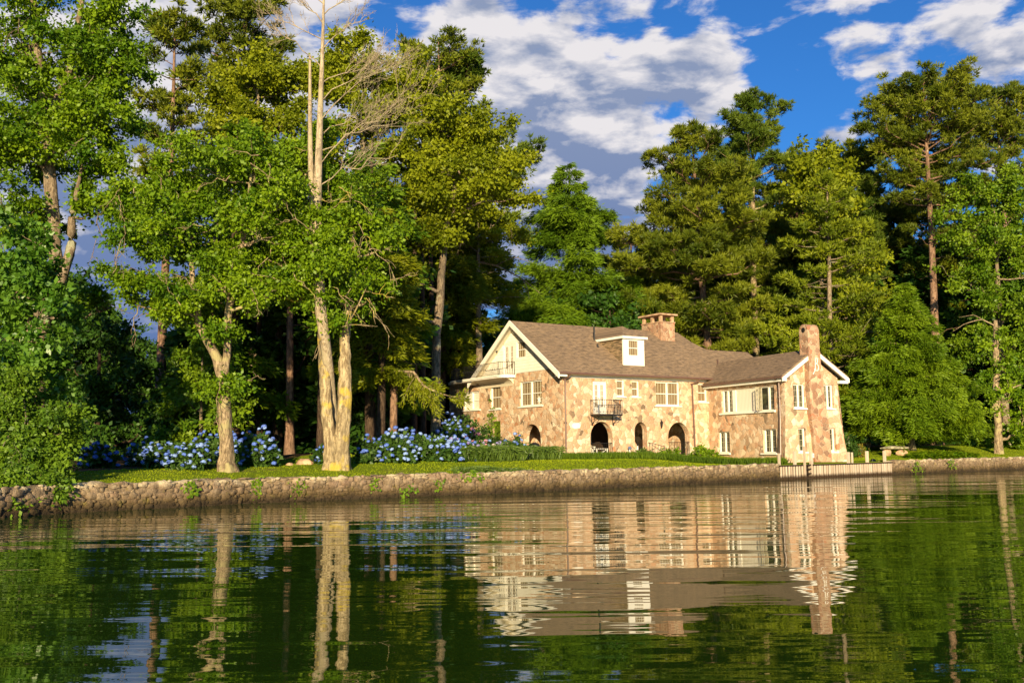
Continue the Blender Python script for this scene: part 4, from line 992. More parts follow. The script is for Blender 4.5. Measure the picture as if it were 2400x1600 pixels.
def broad_leaves(lv, C, per, rad, rg, size, tint=(.15, .85), flat=.65, droop=.25):
    """leaf clumps round centres C"""
    m = len(C); n = m * per
    c = np.repeat(C, per, 0); rr = np.repeat(np.broadcast_to(rad, (m,)), per)
    off = rg.normal(0, 1, (n, 3)); off = unit(off) * np.minimum(np.abs(rg.normal(0, .62, (n, 1))) + .08, 1.6); off[:, 2] *= flat
    p = c + off * rr[:, None]
    d = off + rg.normal(0, .6, (n, 3)); d[:, 2] -= droop
    nr = off * .8 + rg.normal(0, .7, (n, 3)); nr[:, 2] += .35
    L = size * np.clip(rg.lognormal(0, .32, n), .5, 1.9)
    ct = np.repeat(rg.uniform(tint[0], tint[1], m), per) + rg.normal(0, .14, n)
    lv.put(rhombi(p, d, nr, L, L * rg.uniform(.55, .75, n)), np.clip(ct, 0, .94))

def ridged(wd, pts, r, rg, n=22):
    V, F = np_tube(pts, np.ones(len(pts)), n); V = V.reshape(len(pts), n, 3); D = V - np.asarray(pts)[:, None]
    a = np.linspace(0, 2 * np.pi, n, endpoint=False)[None]; z = np.asarray(pts)[:, 2:3]; h = z - z[0]
    ph = rg.uniform(0, 6.28, 4)
    k = 1 + .05 * np.sin(3 * a + ph[0] + h * .35) + .04 * np.sin(7 * a + ph[1] - h * .5) + rg.normal(0, .022, (len(pts), n)) + .20 * np.exp(-np.maximum(h - .25, 0) / .35) * (np.cos(5 * a + ph[2]) + .35)
    V = np.asarray(pts)[:, None] + D * (np.asarray(r)[:, None] * k)[:, :, None]
    wd.V.append(V.reshape(-1, 3)); wd.F.append(F + wd.n); wd.n += V.shape[0] * n
def deciduous(name, label, cat, stems, lobes, leafmat, barkmat, seed, size=.17, per=85, clump=(.45, .8), group=None, flat=.65, dens=1.25, lr=1.0, twig=3, grow=1.1, extra=(), snags=0, thin=1.0):
    """stems: list of polylines (x,y,z,r); lobes: (x,y,z,rx,ry,rz,clumps)"""
    rg = np.random.default_rng(seed); org = np.array([stems[0][0][0], stems[0][0][1], gz(stems[0][0][0], stems[0][0][1])])
    wd, lv = Wood(), Leaves(); sp = []
    for st in stems:
        st = np.array(st, float); st[:, 3] *= thin; k = max(10, len(st) * 5); f = np.linspace(0, 1, k)
        pts = along(st[:, :3], f); s = np.concatenate([[0], np.cumsum(np.linalg.norm(np.diff(st[:, :3], axis=0), axis=1))])
        r = np.interp(f * s[-1], s, st[:, 3]); pts[1:-1] += rg.normal(0, .03, (k - 2, 3)) * (r[1:-1, None] * 2)
        ridged(wd, pts, r * (1 + rg.normal(0, .03, k)), rg); sp.append(np.column_stack([pts, r]))
    for q in range(snags):                                         # pale bare twigs showing in front of the leaves
        l = lobes[int(rg.integers(len(lobes)))]; p = np.array([l[0] + rg.normal(0, .6) * l[3], l[1] - l[4] * rg.uniform(.75, 1.05), l[2] + rg.normal(0, .5) * l[5]])
        d = unit(np.array([rg.normal(0, .7), rg.normal(-.1, .3), rg.normal(-.45, .8)])); Ls = rg.uniform(.7, 1.8); c_ = curve(p, p + d * Ls, rg, .05, .2, 6); wd.tube(c_, np.linspace(.022, .007, 6), 4)
        for _ in range(4):
            a_ = along(c_, rg.uniform(.3, 1))[0]; wd.tube(curve(a_, a_ + unit(d + rg.normal(0, .5, 3)) * Ls * rg.uniform(.2, .45), rg, .05, .15, 4), np.linspace(.012, .005, 4), 4)
    for pts, r0, r1 in extra: wd.tube(along(np.array(pts, float), np.linspace(0, 1, 8)), np.linspace(r0, r1, 8), 6)
    S = np.vstack(sp)
    for (x, y, z, rx, ry, rz, nc) in lobes:
        nc = int(nc * dens); c = np.array([x, y, z]); rx, ry, rz = rx * grow, ry * grow, rz * grow * 1.12
        cand = S[S[:, 2] < z - .25 * rz]; cand = cand if len(cand) else S[-1:]
        dd = np.linalg.norm(cand[:, :3] - c, axis=1) + np.abs(z - rz * .7 - cand[:, 2]) * .6; q = cand[np.argmin(dd)]
        rb = min(q[3] * .55, .10 + .035 * rx) * lr
        limb = curve(q[:3], c + np.array([0, 0, -.2 * rz]), rg, -.06, .10, 8); wd.tube(limb, np.linspace(rb, rb * .35, 8), 6)
        # boughs fan out from the limb; leaf clumps sit along them, with air between one bough and the next
        nb_ = max(3, nc // 4); u = unit(rg.normal(0, 1, (nb_, 3)) * [1, 1, .75]); u[:, 2] = np.where(u[:, 2] < -.5, -u[:, 2], u[:, 2])
        E_ = u * np.array([rx, ry, rz]) * rg.uniform(.75, 1.32, (nb_, 1)) ; E_[:, 2] -= .06 * rx
        for k in range(nb_):
            a = along(limb, .55 + .45 * rg.random())[0]; b = curve(a, c + E_[k], rg, .05, .16, 7); wd.tube(b, np.linspace(rb * .3, .010, 7), 4)
            m = 4; fs = np.clip(rg.uniform(.38, 1.04, m), 0, 1); fs[0] = 1; C = along(b, fs) + rg.normal(0, .13, (m, 3)) * rx * .5
            cs = rg.uniform(*clump, m) * (1.1 - .3 * fs); tm = rg.uniform(.12, .82)
            broad_leaves(lv, C, per, cs, rg, size, flat=flat, tint=(max(0, tm - .14), tm + .14))
    root = empty(name, org, 0, label, cat, group)
    add('trunk', wd.mesh('trunk', barkmat, org), root); add('crown', lv.mesh('crown', leafmat, org), root)
    return root

def pine_tufts(lv, P, D, rg, L, W, k, tint):
    n = len(P); c = np.repeat(P, k, 0); d = np.repeat(D, k, 0) + rg.normal(0, .55, (n * k, 3))
    nr = rg.normal(0, 1, (n * k, 3)); ll = L * rg.uniform(.7, 1.2, n * k)
    lv.put(rhombi(c, d, nr, ll, np.full(n * k, W)), np.clip(np.repeat(tint, k) + rg.normal(0, .1, n * k), 0, .94))
def conifer(name, label, cat, base, top, r0, prof, nb, leafmat, barkmat, seed, kind='pine', lean=(0, 0), dens=1.0, group=None, up=(.35, -.05), L=.36, W=.075, k=7, lo=None, gap=.0, az=None, origin_only=False, twisted=.04, rpow=1.0, reach=(.6, 1.12), dead=0):
    """prof: list of (z, crown radius). Limbs come off the trunk all round; needles stand in pads along their outer parts"""
    rg = np.random.default_rng(seed); bx, by = base; bz = gz(bx, by); org = np.array([bx, by, bz])
    wd, lv = Wood(), Leaves(); h = top - bz
    f = np.linspace(0, 1, 16); tr = np.column_stack([bx + lean[0] * f + twisted * h * .12 * np.sin(f * 5 + seed), by + lean[1] * f + twisted * h * .1 * np.cos(f * 4 + seed), bz - .2 + (h + .2) * f])
    wd.tube(tr, r0 * (1 - f) ** .75 * .97 + .03 + r0 * .35 * np.exp(-f * 30), 9)
    pz = np.array([p[0] for p in prof]); pr = np.array([p[1] for p in prof])
    zlo = pz[0] if lo is None else lo
    zs = np.sort(zlo + (top - zlo) * (1 - (1 - rg.random(nb)) ** rpow)); 
    for i, z in enumerate(zs):
        R = np.interp(z, pz, pr) * rg.uniform(*reach)
        if R < .15 or rg.random() < gap: continue
        a = i * 2.39996 + rg.normal(0, .5) if az is None else rg.uniform(*az)
        d = np.array([math.cos(a), math.sin(a), 0]); q = along(tr, (z - bz) / h)[0]
        fr = (z - zlo) / max(.1, top - zlo); e = up[1] + (up[0] - up[1]) * fr + rg.normal(0, .08)
        if kind == 'pine' and fr < .6 and d[1] < -.15 and rg.random() < .45: continue      # lower limbs lost on the lake side, trunk shows
        t = np.linspace(0, 1, 7)[:, None]
        if kind == 'hemlock': arc = d * R * t + np.array([0, 0, 1.0]) * (e * R * t - (.34 if R < 4 else 1.36 / R * .8) * R * t ** 2.2)
        else: arc = d * R * t + np.array([0, 0, 1.0]) * (e * R * t + .10 * R * t ** 2)
        arc = arc + rg.normal(0, .045 * R, (7, 3)) * t; pts = q + arc
        rb = max(.016, min(.10, .015 * R + .010)) * (1 if kind == 'pine' else .7)
        wd.tube(pts, np.linspace(rb, .012, 7), 5)
        n = int(dens * (26 * R + 4 * R * R if kind == 'pine' else 20 * R + 6.5 * R * R)) + 8
        ct = rg.uniform(.1, .8)
        if kind == 'pine':
            # needle pads: clusters sitting on side twigs of the outer limb
            m = max(3, int(R * 2.6)); fs = np.concatenate([[1.0], .22 + .78 * rg.random(m) ** .75]); C = along(pts, np.clip(fs, 0, 1))
            sd_ = np.cross(d, [0, 0, 1]); lat = rg.normal(0, .24, len(fs)) * R * (.35 + .5 * (1 - np.abs(fs - .6)))
            lat[0] = 0; C = C + sd_ * lat[:, None] + np.array([0, 0, 1.0]) * np.abs(rg.normal(0, .07 * R, len(fs)))[:, None]
            for cc, ff in zip(C[1:], fs[1:]):
                if rg.random() < .5: wd.tube(np.stack([along(pts, max(.1, ff - .15))[0], cc]), [rb * .4, .012], 4)
            per = max(3, n // len(C)); pc = np.repeat(C, per, 0); pr_ = rg.uniform(.34, .70, len(C)) * (.75 + .09 * min(R, 5)); o = unit(rg.normal(0, 1, (len(pc), 3))) * rg.random((len(pc), 1)) ** .5
            o[:, 2] *= .55; pp = pc + o * np.repeat(pr_, per)[:, None]
            dd = o * .9 + d * .35; dd[:, 2] += .55
            pine_tufts(lv, pp, dd, rg, L, W, k, np.clip(np.repeat(ct + rg.normal(0, .12, len(C)), per), 0, .95))
        else:
            # flat drooping sprays on both sides of the limb
            fs = .12 + .88 * rg.random(n) ** .8; C = along(pts, fs); sd_ = np.cross(d, [0, 0, 1]); sg = rg.choice([-1, 1], n)
            wl = (1 - fs * .85) * R * .42 * rg.random(n) ** .7 + .05
            C = C + sd_ * (sg * wl)[:, None] + d * (wl * .35)[:, None]; C[:, 2] -= .22 * wl + rg.random(n) * .08; C += rg.normal(0, .055 * min(R, 5), (n, 3))
            kk = k; c2 = np.repeat(C, kk, 0); dd = np.repeat(d + sd_ * (sg * .9)[:, None], kk, 0) + rg.normal(0, .45, (n * kk, 3)); dd[:, 2] -= .42
            c2 = c2 + rg.normal(0, .10, c2.shape)
            nr = rg.normal(0, .75, (n * kk, 3)) + .4 * d; nr[:, 2] += .45
            ll = L * rg.uniform(.6, 1.25, n * kk)
            lv.put(rhombi(c2, dd, nr, ll, ll * W / L), np.clip(np.repeat(np.clip(ct + .18 * (fs - .5) + rg.normal(0, .1, n), 0, 1), kk) + rg.normal(0, .1, n * kk), 0, .94))
    for i in range(dead):                                          # bare snags below the crown
        z = bz + h * rg.uniform(.25, .6); a = rg.uniform(0, 6.28); q = along(tr, (z - bz) / h)[0]; R = rg.uniform(.8, 2.4)
        wd.tube(curve(q, q + np.array([math.cos(a) * R, math.sin(a) * R, rg.uniform(-.3, .35) * R]), rg, .05, .15, 5), np.linspace(.04, .008, 5), 4)
    root = empty(name, org, 0, label, cat, group)
    add('trunk', wd.mesh('trunk', barkmat, org), root); add('crown', lv.mesh('crown', leafmat, org), root)
    return root
def copy_tree(src, loc, rz, sc, label=None, group=None):
    r = src.copy(); COL.objects.link(r); r.location = loc; r.rotation_euler = (0, 0, rz); r.scale = (sc, sc, sc)
    if label: r['label'] = label
    if group: r['group'] = group
    for c in list(src.children):
        d = c.copy(); COL.objects.link(d); d.parent = r
    return r

LF_BRIGHT = mat_leaf('bright_leaf', (0.064, 0.148, 0.005), (0.220, 0.325, 0.009), .32, .45, .25)
LF_FOREST = mat_leaf('forest_leaf', (0.063, 0.141, 0.006), (0.196, 0.289, 0.012), .30, .45, .25)
LF_NEAR = mat_leaf('near_maple_leaf', (0.054, 0.145, 0.011), (0.146, 0.279, 0.023), .35, .4, .45)
LF_OAK = mat_leaf('yellow_green_leaf', (0.113, 0.153, 0.005), (0.280, 0.312, 0.011), .32, .5, .2)
LF_GOLD = mat_leaf('golden_hemlock_leaf', (0.098, 0.131, 0.005), (0.256, 0.278, 0.011), .30, .5, .2)
LF_BUSH = mat_leaf('holly_leaf', (.055, .12, .007), (.165, .27, .016), .25, .5, .25)
LF_PINE = mat_leaf('pine_needle', (0.055, 0.086, 0.006), (0.205, 0.231, 0.012), .18, .5, .2)
LF_WPINE = mat_leaf('white_pine_needle', (0.042, 0.081, 0.008), (0.144, 0.194, 0.014), .18, .5, .2)
LF_HEM = mat_leaf('hemlock_needle', (0.055, 0.125, 0.006), (0.172, 0.273, 0.012), .25, .5, .2)
LF_HEMB = mat_leaf('bright_hemlock_needle', (0.076, 0.149, 0.005), (0.209, 0.304, 0.011), .28, .5, .2)
LF_PINEB = mat_leaf('light_pine_needle', (0.090, 0.131, 0.006), (0.240, 0.281, 0.012), .22, .5, .2)
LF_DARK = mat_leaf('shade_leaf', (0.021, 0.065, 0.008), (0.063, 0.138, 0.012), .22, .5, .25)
LF_HYD = mat_leaf('hydrangea_leaf', (.022, .060, .010), (.075, .145, .020), .25, .45, .35)
LF_GRASS = mat_leaf('grass_blade', (.16, .235, .005), (.33, .39, .011), .35, .6, .15)
LF_BORDER = mat_leaf('shaded_border_blade', (.045, .095, .006), (.12, .185, .010), .3, .6, .15)  # darker than the lawn blades: the strip's shade is put into the colour
LF_BLADE = mat_leaf('daylily_blade', (.050, .100, .012), (.135, .205, .030), .3, .45, .35)
LF_YEL = mat_leaf('yellow_shrub_leaf', (.16, .13, .015), (.32, .25, .03), .25, .5, .3)
BK_PALE = mat_bark('pale_bark', (.11, .075, .045), (.40, .30, .185), (.36, .31, .15), .50)
BK_LICHEN = mat_bark('lichen_bark', (.16, .115, .065), (.46, .36, .21), (.46, .34, .05), .53, 2.0)
BK_GREY = mat_bark('grey_bark', (.12, .085, .055), (.30, .23, .155), (.30, .30, .20), .55)
BK_PINE = mat_bark('pine_bark', (.11, .062, .04), (.30, .185, .125), (.36, .30, .22), .6, 2.0)
BK_DARK = mat_bark('dark_bark', (.035, .022, .015), (.10, .066, .044))
BK_DEAD = mat_bark('dead_wood', (.26, .195, .125), (.48, .39, .27), (.38, .32, .20), .5)

# --- the big trees along the lawn
T = 'tree'
deciduous('maple_tree', 'tall leafy tree at the left edge with mottled low forking trunk cut by the frame', T,
    [[(-19.9, 41.5, .6, .42), (-19.95, 41.6, 5, .36), (-19.96, 42, 8.26, .34), (-19.45, 42, 9.6, .30), (-19.9, 42, 13.8, .25), (-20.3, 42, 17, .2), (-20.9, 42, 21, .15), (-21.2, 42, 25, .07)],
     [(-19.96, 42, 8.2, .27), (-19.1, 41.7, 9.0, .22), (-18.75, 41.8, 10.6, .19), (-18.9, 42, 12.0, .14), (-18.5, 42, 14.2, .05)],
     [(-20.1, 42, 16, .18), (-19.2, 42, 18.5, .14), (-18.8, 42, 21.5, .11), (-18.4, 42, 24, .06)]],
    [(-21.0, 42, 19.5, 1.9, 2.2, 2.2, 46), (-18.4, 42, 19.4, 1.6, 2.0, 1.5, 36), (-16.9, 42.3, 21.0, 1.2, 1.6, 1.1, 16), (-19.3, 41.6, 17.0, 2.2, 2.2, 1.6, 56), (-17.4, 42, 16.5, 1.2, 1.6, 1.3, 28),
     (-21.3, 42, 15.2, 1.9, 2.2, 1.8, 46), (-18.2, 42, 14.6, 1.5, 1.8, 1.3, 34), (-21.6, 42, 12.0, 1.6, 2.0, 1.6, 34), (-17.9, 42.4, 12.4, 1.1, 1.5, .9, 18), (-22, 42, 9.3, 1.6, 2, 1.5, 34), (-20.8, 41, 22.9, 2.2, 2, 1.6, 20), (-17.3, 42.5, 8.1, 1.0, 1.2, .5, 9), (-20.2, 41.4, 14.6, 1.3, 1.5, 1.1, 16), (-21.2, 41.4, 17.6, 1.4, 1.6, 1.2, 20), (-22.2, 42, 7.2, 1.6, 1.8, 1.2, 26), (-20.6, 42.4, 11.0, 1.0, 1.4, .9, 12), (-16.6, 42, 18.6, 1.0, 1.3, .8, 14), (-19.0, 42, 22.4, 1.4, 1.6, 1.1, 18)],
    LF_BRIGHT, BK_GREY, 11, .145, 135, (.45, .85), dens=1.75, snags=12)
deciduous('young_maple_tree', 'bright young maple with star shaped leaves low at the left edge', T,
    [[(-17.9, 36.2, .6, .12), (-17.8, 36.2, 3, .1), (-17.6, 36, 6.5, .07), (-17.5, 36, 9.5, .03)]],
    [(-17.7, 36, 8.4, 1.0, 1.2, 1.1, 22), (-17.1, 35.8, 6.9, 1.2, 1.4, .8, 26), (-18.2, 36, 7.2, 1.0, 1.2, 1.2, 20), (-17.5, 35.7, 5.5, 1.3, 1.4, .7, 24), (-18.3, 36, 10.2, .7, 1, .9, 10), (-17.5, 35.6, 4.3, 1.2, 1.3, .7, 22), (-16.5, 35.7, 5.0, .8, 1, .5, 12), (-17.9, 35.8, 3.2, 1.1, 1.1, .7, 16), (-16.9, 35.6, 8.0, .8, 1, .6, 10)],
    LF_NEAR, BK_GREY, 12, .19, 60, (.38, .65), dens=1.6)
deciduous('holly_bush', 'yellow green bush at the left edge hanging over the wall to the water', 'bush',
    [[(-16.6, 33.6, .5, .09), (-16.5, 33.4, 2, .06), (-16.3, 33.2, 3.6, .03)]],
    [(-16.9, 33.4, 3.5, 1.1, 1.2, 1.0, 34), (-16.0, 33.0, 2.6, 1.1, 1.2, .8, 34), (-15.2, 32.6, 2.2, .8, .9, .55, 18), (-16.9, 33, 1.6, 1.4, 1.3, .7, 34), (-15.4, 31.9, 1.25, .8, .8, .5, 18), (-14.7, 31.6, 1.5, .45, .5, .3, 6), (-15.9, 31.0, .75, .8, .8, .45, 18), (-16.4, 30.0, .55, .9, .8, .4, 14), (-14.3, 30.4, 1.1, .6, .7, .5, 16), (-13.95, 29.6, .5, .42, .5, .32, 9), (-14.7, 29.2, .5, .6, .6, .35, 10), (-14.9, 31.5, 1.9, .8, .8, .6, 18), (-14.35, 31.9, 2.6, .55, .7, .5, 10)],
    LF_BUSH, BK_GREY, 13, .115, 130, (.3, .55), dens=1.7)
deciduous('leaning_tree', 'bright green tree with a leaning mottled trunk forking above the blue hydrangeas', T,
    [[(-10.85, 38.2, .8, .46), (-10.87, 38.2, 1.25, .34), (-10.95, 38.2, 2.2, .275), (-11.1, 38.2, 4.3, .255), (-11.35, 38.2, 5.3, .21), (-12.1, 38.2, 6.7, .16), (-12.4, 38.2, 8.5, .12), (-12.6, 38.3, 11, .08)],
     [(-11.12, 38.2, 4.4, .19), (-11.0, 38.25, 5.6, .16), (-11.0, 38.3, 7.2, .16), (-10.5, 38.4, 10, .11), (-10.2, 38.4, 13, .05)]],
    [(-11.9, 38.3, 13.1, 1.5, 1.8, 1.1, 44), (-13.6, 38.4, 11.8, 1.5, 1.8, 1.0, 42), (-10.1, 38.5, 12.7, 1.3, 1.6, 1.2, 36), (-14.2, 38, 9.9, 1.4, 1.7, .8, 36), (-12.3, 37.6, 10.2, 1.7, 1.7, 1.1, 48), (-9.6, 38, 10.3, 1.4, 1.6, 1.2, 40),
     (-13.4, 37.8, 8.0, 1.4, 1.5, .8, 34), (-11.0, 37.6, 8.2, 1.5, 1.5, .9, 38), (-12.7, 37.7, 7.3, 1.0, 1.2, .5, 16), (-9.3, 37.9, 7.9, 1.1, 1.3, .8, 26), (-15.0, 38.2, 8.6, .8, 1.1, .5, 12), (-10.75, 37.8, 4.3, .5, .6, .35, 9), (-11.3, 37.8, 6.3, .5, .6, .35, 6), (-15.2, 38.4, 11.2, .6, .9, .6, 8), (-14.4, 38.2, 7.5, .8, .9, .4, 9), (-8.6, 38.2, 11.6, 1.0, 1.2, .9, 20), (-12.9, 38.4, 14.0, .7, .9, .6, 9)],
    LF_BRIGHT, BK_PALE, 14, .128, 155, (.42, .80), snags=24, thin=.9)
deciduous('twin_trunk_tree', 'large tree with a massive pale double trunk, yellow lichen on its left stem', T,
    [[(-7.32, 40.45, .7, .52), (-7.32, 40.45, 1.05, .38), (-7.38, 40.4, 1.8, .30), (-7.52, 40.4, 3.4, .27), (-7.68, 40.4, 5.4, .24), (-7.8, 40.4, 7.5, .19), (-8.3, 40.5, 10, .17), (-8.6, 40.6, 13, .07)],
     [(-6.97, 40.5, .7, .54), (-6.95, 40.5, 1.05, .42), (-6.92, 40.45, 1.8, .36), (-6.84, 40.45, 3.4, .33), (-6.80, 40.45, 4.2, .31), (-6.84, 40.5, 6, .24), (-6.7, 40.6, 8.5, .2), (-6.5, 40.6, 12, .08)]
     ],
    [(-9.0, 41.6, 13.6, 1.4, 1.7, 1.1, 40), (-7.0, 41.4, 13.0, 1.2, 1.6, 1.2, 34), (-10.2, 40.6, 12.0, 1.2, 1.5, 1.1, 32), (-8.4, 40.2, 11.4, 1.6, 1.6, 1.0, 44), (-6.5, 40.5, 11.2, 1.1, 1.4, 1.1, 30), (-9.9, 40.1, 9.7, 1.3, 1.4, .9, 34), (-7.8, 39.9, 9.3, 1.5, 1.4, .9, 40),
     (-6.1, 40.3, 9.1, 1.0, 1.3, .9, 26), (-8.9, 39.8, 8.3, 1.2, 1.2, .6, 26), (-7.0, 39.7, 8.0, 1.1, 1.1, .6, 24), (-5.9, 40.1, 7.9, .7, 1.0, .5, 12), (-10.0, 39.9, 8.2, .7, 1, .5, 10), (-7.2, 39.9, 6.9, .4, .5, .25, 4), (-7.9, 38.7, 10.4, 1.2, .7, .8, 18), (-7.2, 38.7, 9.0, 1.1, .7, .6, 16), (-8.3, 38.6, 8.6, .8, .6, .5, 10), (-5.2, 40.2, 10.2, .7, 1, .6, 10), (-9.7, 40.8, 13.6, .8, 1, .6, 10), (-8.0, 40.8, 14.9, .7, .9, .6, 9)],
    LF_BRIGHT, BK_LICHEN, 15, .128, 155, (.42, .80), snags=34, thin=.87,
    extra=[(((-7.5, 40.2, 6.8), (-8.6, 39.6, 8.0), (-9.2, 39.4, 9.6)), .07, .015), (((-7.6, 40.2, 7.2), (-8.2, 39.4, 8.4), (-8.1, 39.1, 9.4)), .05, .012), (((-6.8, 40.2, 6.6), (-6.2, 39.4, 7.4), (-5.6, 39.2, 8.6)), .05, .012)])

# bare dead tree with two pale stems
rg = np.random.default_rng(21); wd = Wood(); dx, dy = -7.28, 41.1; o0 = np.array([dx, dy, gz(dx, dy)])
DS = 39.1 / 46
def dsc(p): p = np.asarray(p, float); return np.array([p[0] * DS, 39.1, 1.8 + (p[2] - 1.8) * DS])
st = np.array([(-7.28, 41.1, .8), (-7.42, 40.9, 4)] + [tuple(dsc(p)) for p in ((-9.0, 46, 9), (-9.13, 46, 13), (-9.05, 46, 17), (-8.95, 46, 21), (-8.9, 46, 24.5))]); wd.tube(along(st, np.linspace(0, 1, 16)), np.concatenate([np.linspace(.17, .24, 6), np.linspace(.23, .03, 10)]), 9)
st2 = np.array([tuple(dsc(p)) for p in ((-9.2, 46, 10.5), (-9.4, 46, 14), (-9.5, 46, 16.5), (-9.55, 46, 20.6))]); wd.tube(along(st2, np.linspace(0, 1, 10)), np.linspace(.17, .05, 10), 8)
def bare(q, d, L, r, lvl):
    e = q + d * L; pts = curve(q, e, rg, .08, .10, 7); wd.tube(pts, np.linspace(r, r * .3, 7), 5)
    if lvl == 0: return
    for k in range({3: 9, 2: 6, 1: 3}[lvl]):
        f = rg.uniform(.25, 1.0); b = along(pts, f)[0]; dd = unit(d + rg.normal(0, .42, 3) + np.array([0, 0, .22])); bare(b, dd, L * rg.uniform(.28, .5), max(.006, r * .42), lvl - 1)
for z, ax, L in ((14.2, .95, 3.6), (15.2, .75, 4.6), (15.9, 1.05, 3.8), (16.6, .7, 4.4), (17.4, .9, 4.2), (18.3, .6, 3.6), (19.2, .9, 3.0), (20.0, -.8, 2.6), (20.9, .7, 2.2), (21.4, -.9, 2.4), (22.2, -.6, 2.2), (22.6, .5, 2.0), (23.2, -1.0, 2.0)):
    q = dsc((-9.05 + .012 * (z - 14), 46, z)); bare(q, unit(np.array([ax, rg.normal(0, .35), .42])), L * .95, .027, 3)
dt = empty('dead_tree', o0, 0, 'bare dead tree with two tall pale stems and fine leafless branches above the bright crowns', T); add('trunk', wd.mesh('trunk', BK_DEAD, o0), dt)

# --- evergreens left of the house
conifer('hemlock_tree', 'drooping golden green hemlock between the twin trunk and the house', T, (-6.3, 47.5), 13.5, .22, [(5.4, 1.6), (7, 2.2), (9, 2.2), (11.5, 1.6), (13.5, .3)], 70, LF_GOLD, BK_DARK, 31, 'hemlock', L=.36, W=.075, k=9, dens=1.0, up=(.25, -.05))
conifer('hemlock_tree', 'taller golden hemlock with pale straight trunk left of the gable', T, (-5.75, 74.5), 25.5, .36, [(8, 3.6), (12, 5.2), (18, 5.6), (22, 3.4), (25.5, .5)], 90, LF_GOLD, BK_GREY, 32, 'hemlock', L=.44, W=.09, k=8, dens=.85, up=(.35, .05))
# the long low limb that reaches the house
rg = np.random.default_rng(33)
conifer('white_pine_tree', 'tallest dark white pine with feathery right side rising above the golden trees', T, (-4.3, 76.5), 32.4, .46, [(10, 3.4), (15.5, 5.2), (22.5, 6.4), (27, 5.2), (30.5, 2.7), (32.4, .4)], 74, LF_WPINE, BK_DARK, 34, 'pine', L=.46, W=.085, dens=.9, up=(.62, .0), dead=10, reach=(.55, 1.05))
conifer('pine_tree', 'dark pine with separate cloud like tufts behind the left tree', T, (-21.8, 62), 29.8, .34, [(17, 2.2), (21, 3.0), (25, 3.0), (28, 2.0), (29.8, .8)], 50, LF_PINE, BK_PINE, 35, 'pine', L=.40, W=.085, dens=1.0, up=(.45, .05), dead=8)
conifer('pine_tree', 'round topped dark pine against the cloud left of the dead tree', T, (-19.4, 70), 34.3, .36, [(26, 1.6), (29, 2.8), (32, 3.4), (34.3, 1.2)], 44, LF_PINE, BK_PINE, 36, 'pine', L=.42, W=.09, dens=1.0, up=(.5, .15), dead=4)
conifer('pine_tree', 'small dark pine top showing behind the yellow green oaks', T, (-5.3, 74), 33.0, .36, [(25, 1.8), (29, 3.0), (32, 2.6), (33, .8)], 36, LF_PINE, BK_PINE, 37, 'pine', L=.42, W=.09, dens=1.0, up=(.5, .15))
def tall_oak(x, y, lobes, label, seed, mat=LF_OAK, tx=0.0, **kw):
    zt = max(l[2] for l in lobes)
    deciduous('oak_tree', label, T, [[(x + tx, y, .8, .3), (x + tx + .1, y, 8, .25), (x + tx * .6, y, zt * .7, .18), (x + .1, y, zt - 2, .10), (x, y, zt, .05)]], lobes, mat, BK_GREY, seed, .18, 160, (.6, 1.1), flat=.55, **kw)
tall_oak(-15.2, 58, [(-15.4, 58, 23.9, 1.9, 2.2, 1.3, 44), (-17.0, 58, 22.2, 1.5, 2, 1.2, 34), (-13.3, 58, 23.6, 1.5, 2, 1.2, 34), (-16.2, 57.6, 20.4, 1.8, 2, 1.2, 40), (-13.5, 57.7, 21.2, 1.8, 2, 1.3, 40), (-15, 57.5, 18.3, 2.2, 2, 1.3, 40), (-12.3, 57.6, 18.7, 1.5, 2, 1.2, 30), (-17.6, 57.8, 18.4, 1.3, 1.8, 1.1, 26)], 'yellow green oak with broad dome left of the dead tree', 41)
tall_oak(-9.0, 59, [(-9.6, 59, 26.0, 1.5, 1.8, 1.2, 34), (-11.2, 59, 24.6, 1.3, 1.8, 1.1, 26), (-7.6, 59, 24.6, 1.8, 2, 1.4, 44), (-5.2, 59, 24.2, 1.3, 2, 1.2, 26), (-10.4, 59, 23.2, 1.4, 2, 1.2, 30), (-6.2, 58.7, 22.4, 1.5, 2, 1.2, 34), (-8.6, 58.6, 21.6, 1.8, 2, 1.2, 38), (-10.4, 58.5, 19.6, 1.6, 2, 1.3, 34), (-6.8, 58.6, 19.5, 1.7, 2, 1.2, 36), (-8.6, 58.5, 17.2, 2.0, 2, 1.3, 38)], 'yellow green oak behind the bare branches of the dead tree', 42)
tall_oak(-2.9, 56.5, [(-4.2, 56.5, 20.6, 1.6, 2, 1.0, 34), (-2.0, 56.3, 19.8, 1.8, 2, 1.1, 40), (-.5, 56, 18.2, 1.5, 1.9, .9, 30), (-3.6, 56, 18.0, 1.8, 2, 1.1, 40), (-1.4, 55.8, 16.6, 1.6, 1.8, .8, 30), (-3.2, 55.8, 15.6, 1.5, 1.8, .9, 30), (.2, 55.8, 16.2, .9, 1.4, .6, 12), (-5.0, 56, 16.2, 1.3, 1.8, 1.1, 26), (-5.4, 55.8, 13.6, 1.2, 1.4, 1.1, 22), (-5.9, 55.6, 11.6, .8, 1.1, .9, 12), (-6.6, 55.5, 9.6, .8, 1.1, 1.0, 12), (-3.8, 56, 13.6, .9, 1.2, .6, 10)], 'golden green oak reaching towards the open sky left of the gable', 43, tx=-1.5)
